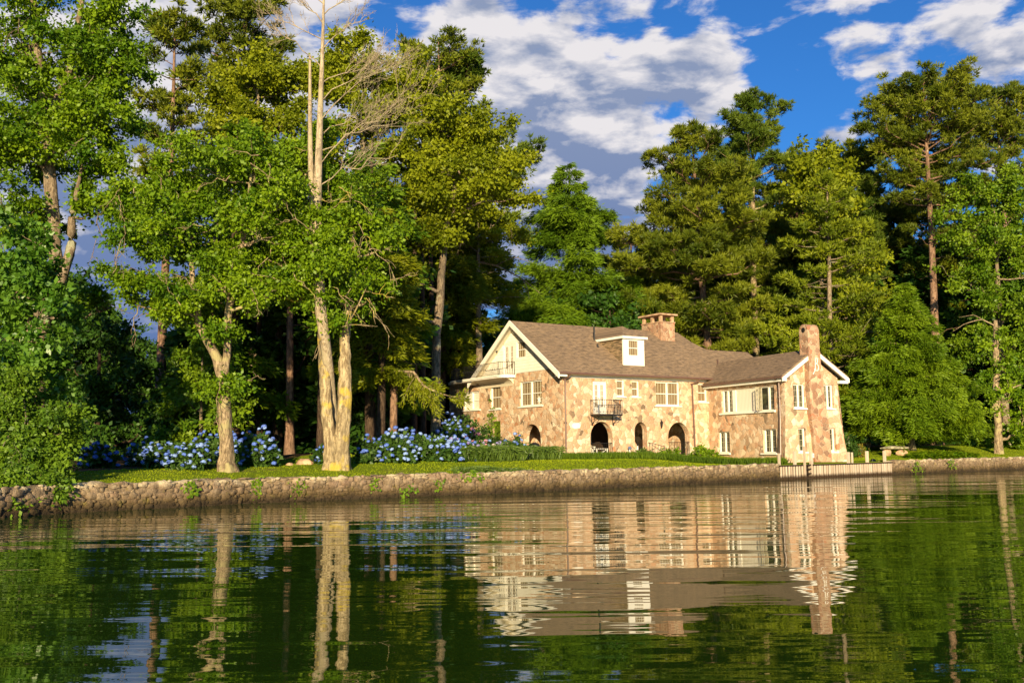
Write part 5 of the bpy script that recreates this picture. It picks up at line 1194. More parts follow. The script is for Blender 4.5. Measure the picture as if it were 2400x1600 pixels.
tall_oak(-2.5, 73, [(-2.0, 73, 19.4, 1.9, 2.2, .9, 34), (-.5, 73, 17.7, 1.5, 1.9, .7, 22), (-3.2, 73, 17.2, 1.6, 2, .9, 26), (-1.2, 73, 16.0, 1.3, 1.7, .45, 10), (-3.4, 73, 14.6, 1.4, 1.7, .8, 16)], 'thin golden tree with pale bent limbs above the left end of the house', 44, extra=[(((-2.6, 73, 15.6), (-1.0, 72.6, 15.2), (.8, 72.4, 14.2), (2.1, 72.4, 13.1)), .10, .015), (((-1.2, 72.6, 15.2), (.2, 72.2, 15.8), (1.6, 72, 15.3)), .05, .01), (((-2.6, 73, 17.4), (-1.2, 72.2, 18.2), (-.2, 72, 19.4)), .08, .015), (((-2.6, 73, 12.6), (-.6, 72.6, 12.9), (1.0, 72.4, 12.8)), .07, .012), (((.8, 72.4, 14.2), (1.2, 72.4, 13.4), (1.3, 72.4, 12.6)), .04, .01)], snags=14)
conifer('hemlock_tree', 'tall dark hemlock filling the gap behind the leaning tree', T, (-14.6, 52), 19.5, .3, [(5, 3.2), (10, 3.0), (15, 2.4), (19.5, .3)], 56, LF_HEM, BK_DARK, 45, 'hemlock', L=.42, W=.14, k=5, dens=.7)
conifer('hemlock_tree', 'dark hemlock behind the twin trunk crown', T, (-7.6, 53), 18.5, .3, [(5, 3.0), (10, 3.2), (15, 2.2), (18.5, .3)], 56, LF_HEM, BK_DARK, 46, 'hemlock', L=.42, W=.14, k=5, dens=.7)

# --- evergreens behind and right of the house
conifer('hemlock_tree', 'pointed green hemlock standing alone against the sky behind the gable roof', T, (5.3, 86), 26.8, .4, [(3, 9.4), (8, 8.8), (13, 7.4), (18, 5.4), (22, 3.5), (25, 1.6), (26.8, .2)], 170, LF_HEM, BK_DARK, 51, 'hemlock', L=.48, W=.075, k=10, dens=.85, up=(.55, .22), rpow=.85, reach=(.6, 1.1))
conifer('pine_tree', 'broad dark pine with layered limbs and red trunk behind the main chimney', T, (17.0, 84), 28.8, .42, [(8, 5.2), (12, 6.4), (17, 7.0), (22, 6.2), (25, 4.4), (27.5, 2.6), (28.8, 1.0)], 92, LF_PINE, BK_PINE, 52, 'pine', L=.50, W=.075, k=9, dens=1.0, up=(.30, -.12), dead=8, lean=(-1.2, 0), reach=(.55, 1.1))
conifer('white_pine_tree', 'white pine with pale trunk and flat tufted top right of the broad pine', T, (22.6, 92), 34.4, .42, [(13, 3.2), (20, 4.4), (26, 4.6), (30, 3.6), (33, 3.0), (35.6, .8)], 76, LF_WPINE, BK_PALE, 53, 'pine', L=.50, W=.075, k=9, dens=.95, up=(.42, .0), lean=(.4, 0), reach=(.5, 1.08))
conifer('young_pine_tree', 'light yellow green pine with visible bare twigs behind the wing chimney', T, (25.0, 78), 23.5, .28, [(4.5, 5.2), (9, 5.4), (14, 4.2), (18, 3.2), (21.5, 1.6), (23.5, .3)], 104, LF_PINEB, BK_GREY, 54, 'pine', L=.42, W=.085, dens=.8, up=(.25, -.05), dead=14, lean=(.3, 0), reach=(.5, 1.1))
deciduous('chestnut_tree', 'leafy tree with drooping yellow green leaves behind the light pine', T, [[(26.5, 84, .8, .3), (26.4, 84, 12, .22), (26.6, 84, 24, .06)]],
    [(26.2, 84, 25.6, 1.6, 2, 1.6, 36), (28, 84, 24.2, 1.5, 2, 1.6, 34), (25, 84, 23, 1.5, 2, 1.5, 32), (27.6, 83.6, 21, 2.0, 2, 1.8, 44), (29.2, 83.5, 17.5, 2, 2, 1.8, 40), (30, 83.5, 13.5, 2, 2, 1.8, 40), (28.5, 84, 10.5, 2, 2, 1.6, 36)], LF_OAK, BK_GREY, 55, .30, 55, (.6, 1.0), flat=.8)
conifer('tall_pine_tree', 'tallest pine on the right with a long bare pinkish trunk and rounded crown', T, (37.4, 88), 34.6, .44, [(20.5, 3.8), (23, 5.0), (27, 5.6), (30, 5.8), (33, 4.4), (34.6, 1.6)], 74, LF_PINE, BK_PINE, 56, 'pine', L=.48, W=.075, k=9, dens=.85, up=(.55, .02), lean=(.5, 0), dead=16, reach=(.55, 1.05), twisted=.03)
conifer('tall_pine_tree', 'thin crowned pine at the top right corner', T, (49.0, 97), 36.5, .38, [(24, 3.0), (29, 3.8), (33, 4.2), (35.5, 3.2), (36.5, 1.2)], 60, LF_PINE, BK_PINE, 57, 'pine', L=.50, W=.095, dens=.8, up=(.6, .1), dead=8, reach=(.55, 1.05))
conifer('pine_tree', 'dark pine behind and left of the tallest right pine', T, (33.2, 98), 31.0, .38, [(17, 3.6), (22, 4.8), (27, 5.0), (30, 3.2), (31, 1.0)], 66, LF_PINE, BK_PINE, 58, 'pine', L=.54, W=.11, dens=.8, up=(.4, .0))
deciduous('broadleaf_tree', 'dark green broadleaf tree at the right edge below the tall pines', T, [[(42.5, 86, 1, .36), (42.4, 86, 10, .28), (42.6, 86, 22, .08)]],
    [(42.3, 86, 24, 2.6, 2.4, 2.2, 50), (45, 86, 22.5, 2.2, 2.4, 2.2, 42), (39.9, 86, 20.5, 2.2, 2.2, 2, 42), (42.6, 85.4, 19.2, 2.8, 2.4, 2.2, 56), (45.4, 85.4, 17, 2.2, 2.2, 2.2, 42), (39.6, 85.4, 15.5, 2.2, 2, 2, 42), (42.4, 85, 13.5, 2.6, 2.2, 2, 48), (45.3, 85, 11.5, 2.2, 2, 2, 38), (40.2, 85, 10.2, 2, 2, 1.8, 34), (43, 84.6, 8, 2.3, 2, 1.8, 36), (47, 86, 20, 2, 2, 2, 30), (47.4, 85.5, 14, 2, 2, 2, 30), (46.6, 85, 6.5, 2, 2, 1.8, 26)], LF_FOREST, BK_GREY, 59, .23, 100, (.6, 1.0))
conifer('round_hemlock_tree', 'low dense bright evergreen dome over the stone bench', T, (29.25, 73.5), 13.6, .24, [(2.6, 5.1), (5, 4.5), (8, 3.2), (10.5, 2.0), (12.8, .8), (13.9, .12)], 190, LF_HEMB, BK_PALE, 60, 'hemlock', L=.30, W=.062, k=12, dens=1.05, up=(.5, .25), rpow=.8, reach=(.7, 1.08))
deciduous('vine_clad_trunk', 'broken trunk covered in vines near the right edge', T, [[(36.8, 76, 1, .30), (36.9, 76, 5, .26), (37.1, 76, 9, .22), (37.2, 76, 11.2, .15)]],
    [(37.0, 75.6, 9.6, .8, .8, .9, 12), (37.3, 75.6, 7.4, 1.0, .9, 1.1, 16), (37.6, 75.6, 5.2, 1.2, 1, 1.2, 20), (36.4, 75.7, 4.8, .6, .8, .9, 9), (39.0, 75.8, 3.4, 1.4, 1.2, 1.5, 28), (38.6, 75.5, 6.4, .8, 1, .8, 10)], LF_BRIGHT, BK_PALE, 61, .20, 60, (.4, .65),
    extra=[(((37.1, 76, 10.8), (36.0, 75.8, 11.3), (34.6, 75.6, 10.9), (33.6, 75.4, 10.3)), .06, .012), (((36.6, 76, 11), (35.4, 75.6, 11.6), (34.2, 75.5, 11.4)), .04, .01), (((38.9, 75.4, 7.6), (39.2, 75.2, 5.6), (40.4, 75, 4.0)), .05, .015)])

# --- second row of pines
broad = [o for o in bpy.data.objects if o.get('label', '').startswith('broad dark pine')][0]; wtop = [o for o in bpy.data.objects if o.get('label', '').startswith('white pine with pale trunk')][0]
for src, x, y, sc, rz, lb in ((broad, 20.4, 99, 1.02, 1.9, 'pine of the second row filling the gap between the broad pine and the white pine'), (broad, 28.6, 101, 1.04, 3.4, 'pine of the second row behind the light yellow green pine'),
                              (wtop, 32.6, 93, .80, 2.2, 'slimmer pine left of the tallest right pine, its top lower'), (broad, 43.8, 101, 1.05, 4.6, 'pine of the second row right of the tallest pine'), (broad, 12.2, 96, .78, 5.2, 'lower pine of the second row left of the broad pine')):
    copy_tree(src, (x, y, gz(x, y)), rz, sc, lb)

# --- understory and the wood behind
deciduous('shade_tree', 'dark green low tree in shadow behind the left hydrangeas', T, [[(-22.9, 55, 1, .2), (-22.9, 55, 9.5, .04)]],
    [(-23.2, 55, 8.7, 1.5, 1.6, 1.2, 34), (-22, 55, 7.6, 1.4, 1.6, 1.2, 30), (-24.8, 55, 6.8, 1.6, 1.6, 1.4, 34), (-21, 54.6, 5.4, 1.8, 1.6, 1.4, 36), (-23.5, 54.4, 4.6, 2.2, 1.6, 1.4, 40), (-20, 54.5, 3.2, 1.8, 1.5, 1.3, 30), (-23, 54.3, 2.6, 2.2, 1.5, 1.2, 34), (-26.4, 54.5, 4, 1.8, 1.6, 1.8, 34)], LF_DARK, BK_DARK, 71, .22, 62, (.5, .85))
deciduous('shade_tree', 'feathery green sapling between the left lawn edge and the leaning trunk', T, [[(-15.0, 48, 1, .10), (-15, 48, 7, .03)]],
    [(-15.2, 48, 6.6, 1.1, 1.3, .8, 20), (-14.2, 47.8, 5.0, 1.3, 1.3, .8, 24), (-15.8, 47.8, 4.5, 1.2, 1.3, .8, 22), (-14.0, 47.6, 3.4, 1.2, 1.2, .7, 20), (-15.4, 47.6, 2.7, 1.3, 1.2, .6, 20)], LF_FOREST, BK_GREY, 72, .18, 52, (.4, .65))
WOOD_G = 'dark trees of the wood behind the lawn and house'
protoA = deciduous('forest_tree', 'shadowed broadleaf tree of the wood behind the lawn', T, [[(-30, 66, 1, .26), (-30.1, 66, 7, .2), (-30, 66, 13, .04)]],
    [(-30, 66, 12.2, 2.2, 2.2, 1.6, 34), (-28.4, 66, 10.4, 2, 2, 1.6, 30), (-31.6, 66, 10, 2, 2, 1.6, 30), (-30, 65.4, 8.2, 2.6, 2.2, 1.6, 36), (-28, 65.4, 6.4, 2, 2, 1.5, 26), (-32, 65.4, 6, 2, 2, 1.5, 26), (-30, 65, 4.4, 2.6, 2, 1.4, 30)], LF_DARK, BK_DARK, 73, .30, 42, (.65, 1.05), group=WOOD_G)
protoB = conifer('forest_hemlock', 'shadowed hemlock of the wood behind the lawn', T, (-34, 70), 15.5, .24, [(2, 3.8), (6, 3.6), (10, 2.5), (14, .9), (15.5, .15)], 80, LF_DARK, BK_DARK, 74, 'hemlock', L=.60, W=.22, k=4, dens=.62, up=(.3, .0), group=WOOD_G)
rgf = random.Random(8)
spots = []
for row, (y0, n, xa, xb, s0) in enumerate(((70, 7, -27, -8.5, .72), (85, 13, -40, 10, .98), (100, 15, -50, 72, 1.12), (118, 17, -66, 88, 1.3), (96, 6, 26, 62, 1.25), (84, 3, 46, 58, 1.1))):
    for i in range(n):
        x = xa + (xb - xa) * (i + .5) / n + rgf.uniform(-1.3, 1.3); y = y0 + rgf.uniform(-4, 4)
        s = s0 * rgf.uniform(.8, 1.1)
        # open sky left of the gable and right of the far left tree stays open
        az = x / y
        if -.39 < az < -.34: s *= .72
        if -.045 < az < .0: s *= .62
        spots.append((x, y, s))
for (x, y, s) in ((-13.2, 56, 1.15), (-10.6, 58, 1.2), (-8.6, 57, 1.15), (-17.4, 60, 1.1), (-9.6, 65, 1.2), (-16.5, 66, 1.35), (-12.2, 69, 1.5), (-12.6, 77, 1.55), (-6.0, 82, 1.5), (-20.5, 72, 1.25), (14, 104, 1.6), (20, 108, 1.75), (26, 104, 1.8), (31, 110, 1.9), (37, 106, 1.85), (43, 110, 1.9), (49, 106, 1.8), (55, 110, 1.9), (11, 96, 1.25), (34, 96, 1.4), (47, 95, 1.5), (-6.2, 84, 1.25), (29, 96, 1.35), (40, 97, 1.4)): spots.append((x, y, s))
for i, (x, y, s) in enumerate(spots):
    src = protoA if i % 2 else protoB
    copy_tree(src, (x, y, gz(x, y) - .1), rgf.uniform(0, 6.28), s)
for i, (x, y, h, r) in enumerate([(-17.6, 58, 15, .22), (-15.9, 63, 18, .26), (-12.8, 60, 17, .22), (-11.6, 52, 14, .24), (-10.4, 64, 19, .28), (-9.6, 50, 13, .20), (-5.9, 49, 12, .22), (-6.2, 62, 18, .25), (-5.4, 60, 17, .22), (-7.6, 77, 20, .3), (-13.9, 55, 14, .2), (-5.3, 68, 18, .25)]):
    wd = Wood(); rg = np.random.default_rng(200 + i); o = np.array([x, y, gz(x, y)]); f = np.linspace(0, 1, 10)
    wd.tube(np.column_stack([x + rg.normal(0, .3) * f, y + 0 * f, o[2] - .2 + h * f]), r * (1 - .55 * f) + r * .4 * np.exp(-f * 25), 8)
    for q in range(9):
        z = o[2] + h * rg.uniform(.25, .95); a = rg.uniform(0, 6.28); R = rg.uniform(.6, 2.0); p = np.array([x, y, z]); wd.tube(curve(p, p + [math.cos(a) * R, math.sin(a) * R, rg.uniform(-.4, .4)], rg, .05, .12, 5), np.linspace(.035, .008, 5), 4)
    t_ = empty('bare_tree', o, 0, 'bare dark trunk standing in the shade of the wood', T, 'bare trunks in the shade of the wood'); add('trunk', wd.mesh('trunk', BK_DARK if i % 3 else BK_PINE, o), t_)
# ------------------------------------------------------------------ garden plants
def flower_mesh(name, mat, seed):
    """one mophead: a lumpy ball of small four-petalled florets"""
    rg = np.random.default_rng(seed); n = 150; u = unit(rg.normal(0, 1, (n, 3))); u[:, 2] = np.abs(u[:, 2]) * 1.0 - .35; u = unit(u)
    p = u * np.array([.098, .098, .080]) * rg.uniform(.9, 1.08, (n, 1))
    t = unit(np.cross(u, rg.normal(0, 1, (n, 3)))); b = np.cross(u, t); s = rg.uniform(.020, .030, (n, 1))
    V = np.stack([p + t * s, p + b * s, p - t * s, p - b * s], 1).reshape(-1, 3)
    return np_mesh(name, V, np.arange(n * 4).reshape(n, 4), mat, np.repeat(rg.random(n) * .94, 4))
FL = {}
for k, lo, hi in (('blue', (.075, .15, .60), (.18, .29, .82)), ('pale', (.21, .33, .76), (.38, .52, .90)), ('violet', (.26, .22, .60), (.50, .44, .78)), ('pink', (.60, .20, .34), (.80, .42, .52)), ('cream', (.62, .52, .55), (.80, .72, .66))):
    FL[k] = flower_mesh('mophead_' + k, mat_leaf('petal_' + k, lo, hi, .25, .6, .2), len(FL) + 3)
def hydrangea(x, y, rx, ry, h, nf, kinds, label, seed, face=(0, -1), group='hydrangea bushes along the lawn'):
    rg = np.random.default_rng(seed); z0 = gz(x, y); org = np.array([x, y, z0]); lv, wd = Leaves(), Wood()
    n = int(75 * max(.5, rx * h * 1.3)); u = unit(rg.normal(0, 1, (n, 3))); u[:, 2] = np.abs(u[:, 2]); lump = 1 + .16 * np.sin(u[:, 0] * 7 + seed) * np.cos(u[:, 1] * 6)
    C = org + np.array([0, 0, .08]) + u * np.array([rx, ry, h * .92]) * (rg.random((n, 1)) ** .35 * lump[:, None]) * .95
    broad_leaves(lv, C, 26, rg.uniform(.16, .30, n), rg, .17, (.1, .9), .8, .15)
    for k in range(9):
        a = rg.uniform(0, 6.28); wd.tube(curve(org + [0, 0, -.05], org + [rx * .7 * math.cos(a), ry * .7 * math.sin(a), h * .7], rg, .1, .1, 5), np.linspace(.018, .008, 5), 4)
    root = empty('hydrangea_bush', org, 0, label, 'bush', group)
    add('stems', wd.mesh('stems', BK_GREY, org), root); add('foliage', lv.mesh('foliage', LF_HYD, org), root)
    fx = np.array([face[0], face[1], .35]); k = 0; placed = []
    tries = 0
    while k < nf and tries < 4000:
        tries += 1; v = unit(rg.normal(0, 1, 3)); v[2] = abs(v[2])
        if v @ fx < -.1 + .2 * rg.random(): continue
        p = v * np.array([rx, ry, h]) * (1.02 + .06 * rg.random()) * (1 + .16 * math.sin(v[0] * 7 + seed) * math.cos(v[1] * 6)); p[2] = max(.1, p[2] + .06)
        if any(np.linalg.norm(p - q) < .15 for q in placed): continue
        placed.append(p); o = add('flower_head', FL[kinds[int(rg.integers(len(kinds)))]], root); o.location = p; o.rotation_euler = (rg.uniform(-.5, .5), rg.uniform(-.5, .5), rg.uniform(0, 6.28)); s = rg.uniform(.65, 1.15); o.scale = (s, s, s); k += 1
    return root
B, P_ = ['blue', 'blue', 'pale'], ['pale', 'pale', 'blue']
hydrangea(-16.9, 40.8, .75, .7, 0.9, 22, ['blue'], 'deep blue hydrangea in the shade, leftmost of the left bed', 1)
hydrangea(-15.4, 42.4, .95, .8, 0.95, 26, ['blue', 'blue', 'pale'], 'blue hydrangea second from the left in the left bed', 2)
hydrangea(-13.8, 40.3, .95, .8, 0.95, 34, B, 'blue hydrangea in the middle front of the left bed, beside the leaning trunk bed edge', 3)
hydrangea(-12.5, 38.6, .90, .7, 0.85, 40, ['pale', 'blue'], 'light blue hydrangea nearest the water just left of the leaning trunk', 4)
hydrangea(-12.9, 43.5, 1.3, .8, 1.3, 30, ['blue'], 'tall blue hydrangea at the back of the left bed', 5)
hydrangea(-11.4, 41.0, .7, .7, 1.0, 20, B, 'blue hydrangea directly behind the leaning trunk', 9)
hydrangea(-10.55, 41.4, .85, .7, 1.4, 36, ['blue', 'blue', 'pale'], 'tall blue hydrangea just right of the leaning trunk', 6)
hydrangea(-7.95, 42.6, .45, .5, 0.7, 10, ['pale', 'blue'], 'small blue hydrangea peeking out left of the twin trunk', 7)
hydrangea(-6.2, 43.2, .6, .6, 1.0, 14, ['blue'], 'dark blue hydrangea in the shade right beside the twin trunk', 8)
hydrangea(-5.3, 43.9, 1.05, .85, 1.1, 54, P_, 'pale blue hydrangea full of heads at the front of the right bed', 10)
hydrangea(-4.9, 46.0, 1.3, .9, 1.3, 36, P_, 'tall pale blue hydrangea behind the fullest bush of the right bed', 11)
hydrangea(-3.5, 46.3, 1.1, .8, 1.0, 40, P_, 'pale blue hydrangea in the middle of the right bed', 12)
hydrangea(-2.6, 48.8, 1.1, .8, 1.05, 40, ['pale', 'blue', 'violet'], 'pale blue hydrangea near the tall daylilies', 13)
hydrangea(-3.7, 51.5, 1.6, .9, 1.3, 22, ['blue'], 'shaded blue hydrangea at the back of the right bed', 14)
hydrangea(-3.4, 56.3, .95, .8, 2.3, 36, ['blue', 'blue', 'pale'], 'tall blue hydrangea against the left end of the house', 15)
hydrangea(-2.1, 53.0, .75, .6, 1.45, 17, ['pink', 'pink', 'violet'], 'pink hydrangea in front of the tall blue one by the house', 16)
hydrangea(-1.4, 55.0, .9, .7, 0.95, 24, ['violet', 'cream', 'pale'], 'violet and cream hydrangea below the green door', 17)
hydrangea(-.75, 56.6, .6, .6, 0.9, 15, ['cream', 'pink', 'violet'], 'cream and pink hydrangea between the shrub and the gable arch', 18)
hydrangea(.05, 57.0, .75, .6, 1.25, 18, ['blue', 'pale'], 'small blue hydrangea left of the kettle grill', 19)
hydrangea(.85, 57.3, .35, .35, .55, 9, ['violet', 'cream'], 'low violet hydrangea beside the painted board', 20)

def shrub(name, x, y, rx, ry, h, mat, label, seed, size=.12, per=34, n=None, cat='shrub', flat=.7, lumps=.16):
    rg = np.random.default_rng(seed); org = np.array([x, y, gz(x, y)]); lv, wd = Leaves(), Wood()
    n = n or int(70 * max(.4, rx * h)); u = unit(rg.normal(0, 1, (n, 3))); u[:, 2] = np.abs(u[:, 2])
    lump = 1 + lumps * np.sin(u[:, 0] * 6 + seed) * np.cos(u[:, 2] * 5 + seed)
    C = org + u * np.array([rx, ry, h]) * (rg.random((n, 1)) ** .4 * lump[:, None])
    broad_leaves(lv, C, per, rg.uniform(.15, .3, n), rg, size, flat=flat)
    for k in range(8):
        a = rg.uniform(0, 6.28); wd.tube(curve(org + [0, 0, -.05], org + [rx * .6 * math.cos(a), ry * .6 * math.sin(a), h * .75], rg, .05, .1, 5), np.linspace(.02, .008, 5), 4)
    r = empty(name, org, 0, label, cat); add('stems', wd.mesh('stems', BK_GREY, org), r); add('foliage', lv.mesh('foliage', mat, org), r); return r
shrub('evergreen_shrub', -2.5, 58.3, 1.3, 1.0, 2.35, LF_HYD, 'large dark green shrub against the stone wall under the shuttered window', 31, .12, 36, 210)
shrub('evergreen_shrub', -1.2, 58.9, .8, .7, 1.3, LF_HYD, 'lower green shrub sloping down towards the green door', 32, .11, 34, 100)
shrub('climbing_vine', -1.35, 60.6, .30, .25, 3.5, LF_BRIGHT, 'slim climbing vine on the stone wall left of the green door', 33, .12, 26, 40, 'vine')
shrub('evergreen_shrub', 22.6, 69.0, 1.3, 1.0, 1.9, LF_HYD, 'green shrub just right of the battered house corner', 34, .14, 34, 120)
shrub('evergreen_shrub', 24.4, 74.5, 2.0, 1.2, 2.3, LF_DARK, 'dark shrub growing over the rubble wall', 35, .16, 34, 130)
shrub('yellow_shrub', 24.15, 69.6, .38, .38, 1.0, LF_YEL, 'small yellow shrub left of the stone bench', 36, .10, 30, 40)
shrub('low_shrub', 39.5, 81.5, 3.2, 1.5, 2.2, LF_FOREST, 'leafy bush at the foot of the vine clad trunk by the right edge', 37, .2, 34, 220)
shrub('low_shrub', 45.0, 86.0, 3.5, 1.8, 2.8, LF_FOREST, 'leafy bush at the far right edge behind the lawn', 38, .2, 34, 220)
shrub('fern_clump', 9.1, 57.7, .75, .45, .75, LF_BRIGHT, 'small bright fern clump left of the lower wing window', 39, .13, 26, 40, 'fern')
shrub('fern_clump', 10.8, 57.3, 1.05, .5, 1.0, LF_BRIGHT, 'largest bright fern clump in front of the lower wing window', 40, .14, 26, 70, 'fern')
shrub('fern_clump', 7.7, 58.4, .45, .35, .6, LF_BLADE, 'little fern clump in front of the rightmost arch', 41, .12, 26, 24, 'fern')

def blades(name, pts, hgt, wid, mat, label=None, cat=None, kind=None, seed=0, lean=.35, group=None, two=False):
    rg = np.random.default_rng(seed); P = np.asarray(pts, float); n = len(P); z = ground_z(P); org = np.array([P[:, 0].mean(), P[:, 1].mean(), float(z.mean())])
    root = np.column_stack([P, z - .02]); d = np.column_stack([rg.normal(0, lean, n), rg.normal(0, lean, n), np.ones(n)]); a = rg.uniform(0, 6.28, n)
    L = hgt * rg.uniform(.6, 1.15, n); nr = np.column_stack([np.cos(a), np.sin(a), np.zeros(n)])
    V = rhombi(root, d, nr, L, np.full(n, wid)); lv = Leaves(); pt = .5 + .22 * np.sin(P[:, 0] * .9 + 1.3 * np.sin(P[:, 1] * .7)) + .18 * np.sin(P[:, 1] * 1.7 + P[:, 0] * .45); lv.put(V, np.clip(pt + rg.normal(0, .22, n), 0, .94))
    if two:
        tip = root + unit(d) * L[:, None] * .9; d2 = d.copy(); d2[:, 2] = -.25; d2[:, :2] *= 2.2; lv.put(rhombi(tip, d2 + rg.normal(0, .2, d2.shape), nr, L * .5, np.full(n, wid * .9)), rg.uniform(.2, .94, n))
    o = add(name, lv.mesh(name, mat, org)); o.location = org; tag(o, label, cat, group, kind); return o
def scatter(cx, cy, rx, ry, n, seed, rot=0.0):
    rg = np.random.default_rng(seed); r = rg.random(n) ** .5; a = rg.uniform(0, 6.28, n); q = np.stack([r * np.cos(a) * rx, r * np.sin(a) * ry], 1)
    c, s = math.cos(rot), math.sin(rot); return q @ np.array([[c, s], [-s, c]]) + [cx, cy]
blades('daylily_clump', scatter(-1.1, 48.6, 1.7, .8, 900, 1, .3), .85, .05, LF_BLADE, 'dense clump of long daylily leaves in front of the right hydrangeas', 'plant', None, 51, .3, None, True)
blades('daylily_clump', scatter(.9, 51.0, 1.7, .8, 800, 2, .4), .75, .05, LF_BLADE, 'lower clump of daylily leaves nearer the house', 'plant', None, 52, .3, None, True)
blades('grass_tuft', scatter(-1.55, 41.4, 1.0, .35, 420, 3, .6), .34, .04, LF_BLADE, 'low tuft of grass spilling over the middle of the lake wall', 'plant', None, 53, .7, None, True)
blades('grass_tuft', scatter(-.2, 42.3, .8, .3, 260, 4, .6), .26, .04, LF_BLADE, 'smaller tuft of grass on the lake wall right of the larger one', 'plant', None, 54, .7, None, True)
# the strip of long grass in front of the house
rg = np.random.default_rng(61); n = 20000; f = rg.random(n)
A0, A1 = np.array([-.2, 55.2]), np.array([15.1, 56.0]); mid = np.array([6.5, 57.0]); q = rg.normal(0, .38, n)
bz_ = (1 - f)[:, None] ** 2 * A0 + (2 * f * (1 - f))[:, None] * mid + (f ** 2)[:, None] * A1
blades('border_grass', bz_ + np.column_stack([rg.normal(0, .1, n), q]), .42, .035, LF_BORDER, kind='stuff', seed=62, lean=.28)
# short lawn
rg = np.random.default_rng(63); n = 330000
k = rg.integers(3, len(SD) - 3, n); f = rg.random((n, 1)); base = SD[k] * (1 - f) + SD[np.minimum(k + 1, len(SD) - 1)] * f
lp = base + SN[k] * (.5 + rg.random((n, 1)) ** 1.15 * 13)
keep = (lp[:, 0] > -20) & (lp[:, 0] < 60) & (np.abs(lp[:, 0] / lp[:, 1]) < .56) & (rg.random(n) < lawn_amount(lp))
hl = np.array([(lp[:, 0] - HX) * U.x + (lp[:, 1] - HY) * U.y, (lp[:, 0] - HX) * G.x + (lp[:, 1] - HY) * G.y]); keep &= ~((hl[0] > -.3) & (hl[1] > -.4)); 
dd_ = (lp - np.array([HX, HY]) - 11.8 * np.array([U.x, U.y])); wv = dd_ @ np.array([Vd.x, Vd.y]); ww = dd_ @ np.array([Wd.x, Wd.y]); keep &= ~((wv > -.4) & (wv < 4.8) & (ww < 8.2) & (ww > -1)); keep &= ~((lp[:, 0] > 13.2) & (lp[:, 0] < 24) & (shore_dist(lp) < 3.2))
blades('lawn_grass', lp[keep], .075, .028, LF_GRASS, kind='stuff', seed=64, lean=.5)
# ground ivy below the round evergreen, ivy on the lake wall
def ivy(x0, y0, along_, z0, z1, n, label, seed, mat=LF_FOREST):
    """leaves creeping over the wall face near shore point (x0, y0)"""
    rg = np.random.default_rng(seed); i = int(np.argmin(np.hypot(SD[:, 0] - x0, SD[:, 1] - y0))); t = np.array([SN[i][1], -SN[i][0]])
    u = rg.normal(0, along_, n); zz = rg.uniform(z0, z1, n) + .08 * np.sin(u * 9); p = SD[i] + np.outer(u, t) - SN[i] * (.05 + rg.random((n, 1)) * .07) + SN[i] * (.12 * np.clip(zz - .5, 0, 1))[:, None]
    root = np.column_stack([p, zz]); d = np.column_stack([rg.normal(0, .5, n), rg.normal(0, .5, n), -np.ones(n) * .6]); nr = np.column_stack([-np.repeat(SN[i][None], n, 0), np.full(n, .3)]) + rg.normal(0, .3, (n, 3))
    L = rg.uniform(.07, .14, n); lv = Leaves(); lv.put(rhombi(root, d, nr, L, L * .8), rg.uniform(.1, .94, n)); org = root.mean(0)
    o = add('wall_ivy', lv.mesh('wall_ivy', mat, org)); o.location = org; tag(o, label, 'ivy')
ivy(-10.3, 33.3, .16, .35, .88, 85, 'leafiest ivy clump at the left on the face of the lake wall', 71)
ivy(-9.3, 34.6, .13, .15, .55, 36, 'thin ivy strand low on the wall below the leaning tree', 72)
ivy(-8.7, 35.3, .12, .6, .88, 60, 'ivy tuft on the wall top between the leaning and twin trunks', 73)
ivy(-8.1, 35.7, .18, .2, .8, 45, 'loose ivy on the wall left of the twin trunk', 74)
ivy(-5.8, 37.2, .14, .25, .8, 45, 'ivy trailing down the wall just right of the twin trunk', 75)
ivy(-4.6, 38.0, .2, .12, .45, 60, 'low yellowish ivy near the water right of the twin trunk', 76, LF_BUSH)
ivy(-2.6, 39.3, .1, .25, .7, 30, 'small ivy sprig in the middle of the lake wall', 77)
ivy(-1.3, 40.2, .3, .55, .92, 90, 'ivy hanging under the grass tuft on the wall', 78)
ivy(24.8, 61.6, .35, .1, .75, 90, 'ivy on the wall right of the timber bulkhead', 79)
ivy(27.5, 63.5, .3, .3, .85, 80, 'ivy on the wall below the ground cover', 80)
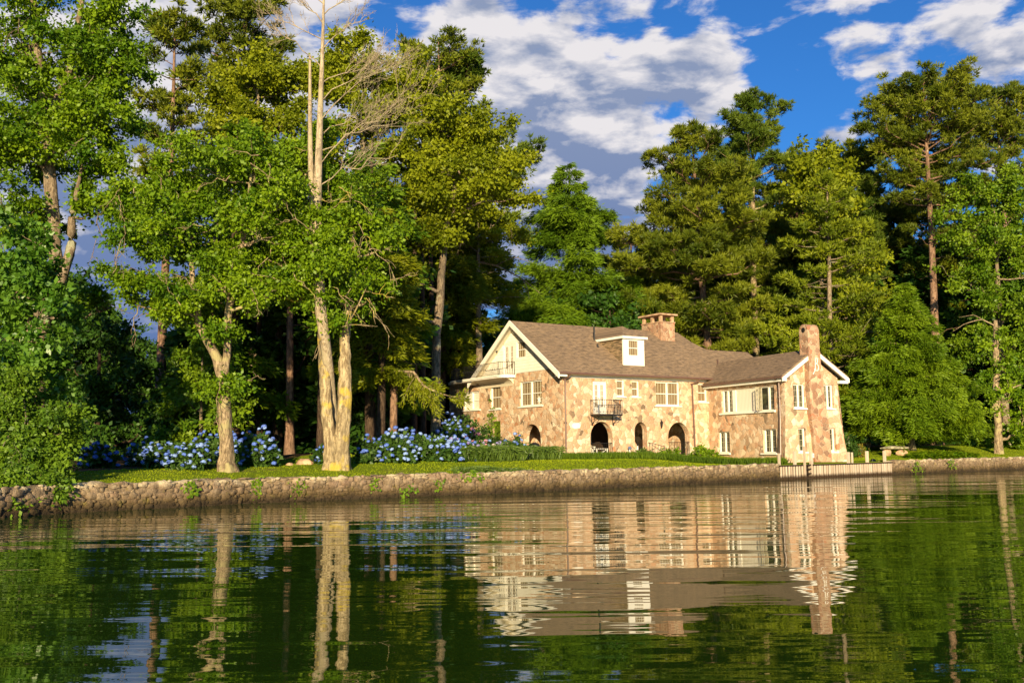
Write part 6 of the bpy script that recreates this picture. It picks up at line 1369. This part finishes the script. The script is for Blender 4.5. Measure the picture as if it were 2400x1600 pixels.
gcp = scatter(29.8, 69.6, 3.6, 1.5, 5200, 81, .55); rg = np.random.default_rng(82); zz = ground_z(gcp); R_ = np.column_stack([gcp, zz + rg.random(len(gcp)) * .28])
lv = Leaves(); L = rg.uniform(.12, .2, len(gcp)); lv.put(rhombi(R_, np.column_stack([rg.normal(0, 1, (len(gcp), 2)), np.full(len(gcp), .1)]), np.column_stack([rg.normal(0, .4, (len(gcp), 2)), np.ones(len(gcp))]), L, L * .75), rg.uniform(0, .94, len(gcp)))
o = add('ground_cover', lv.mesh('ground_cover', LF_BRIGHT, R_.mean(0))); o.location = R_.mean(0); tag(o, kind='stuff')

# the long low hemlock limb in front of the left end of the house belongs to the drooping hemlock
rg = np.random.default_rng(91); hem = [o for o in bpy.data.objects if o.get('label', '').startswith('drooping golden green')][0]
ho = np.array(hem.location); wd, lv = Wood(), Leaves()
main = along(np.array([(-5.6, 47.5, 5.5), (-4.6, 46.6, 5.4), (-4.2, 46.3, 4.75), (-3.6, 46.2, 4.45), (-3.0, 46.2, 4.25), (-2.3, 46.3, 4.1)]), np.linspace(0, 1, 14)); wd.tube(main, np.linspace(.09, .012, 14), 6)
def spray(q, d, L):
    pts = curve(q, q + d * L, rg, .02, .12, 6); wd.tube(pts, np.linspace(.018, .006, 6), 4); n = int(60 * L) + 10
    f = .2 + .8 * rg.random(n); C = along(pts, f) + rg.normal(0, .07, (n, 3)); dd = np.repeat(d[None], n, 0) + rg.normal(0, .5, (n, 3)); nr = rg.normal(0, .6, (n, 3)); nr[:, 2] += .6
    ll = rg.uniform(.14, .28, n); lv.put(rhombi(C, dd, nr, ll, ll * .24), rg.uniform(.2, .94, n))
for k in range(46):
    f = rg.uniform(.15, 1); q = along(main, f)[0]
    if f < .55: d = unit(np.array([rg.normal(.25, .35), rg.normal(0, .3), -1.0])); L = rg.uniform(.6, 1.9)
    else: d = unit(np.array([rg.normal(.75, .3), rg.normal(0, .4), rg.normal(-.05, .45)])); L = rg.uniform(.3, .75)
    spray(q, d, L)
add('limb', wd.mesh('limb', BK_PALE, ho), hem); add('limb_foliage', lv.mesh('limb_foliage', LF_GOLD, ho), hem)
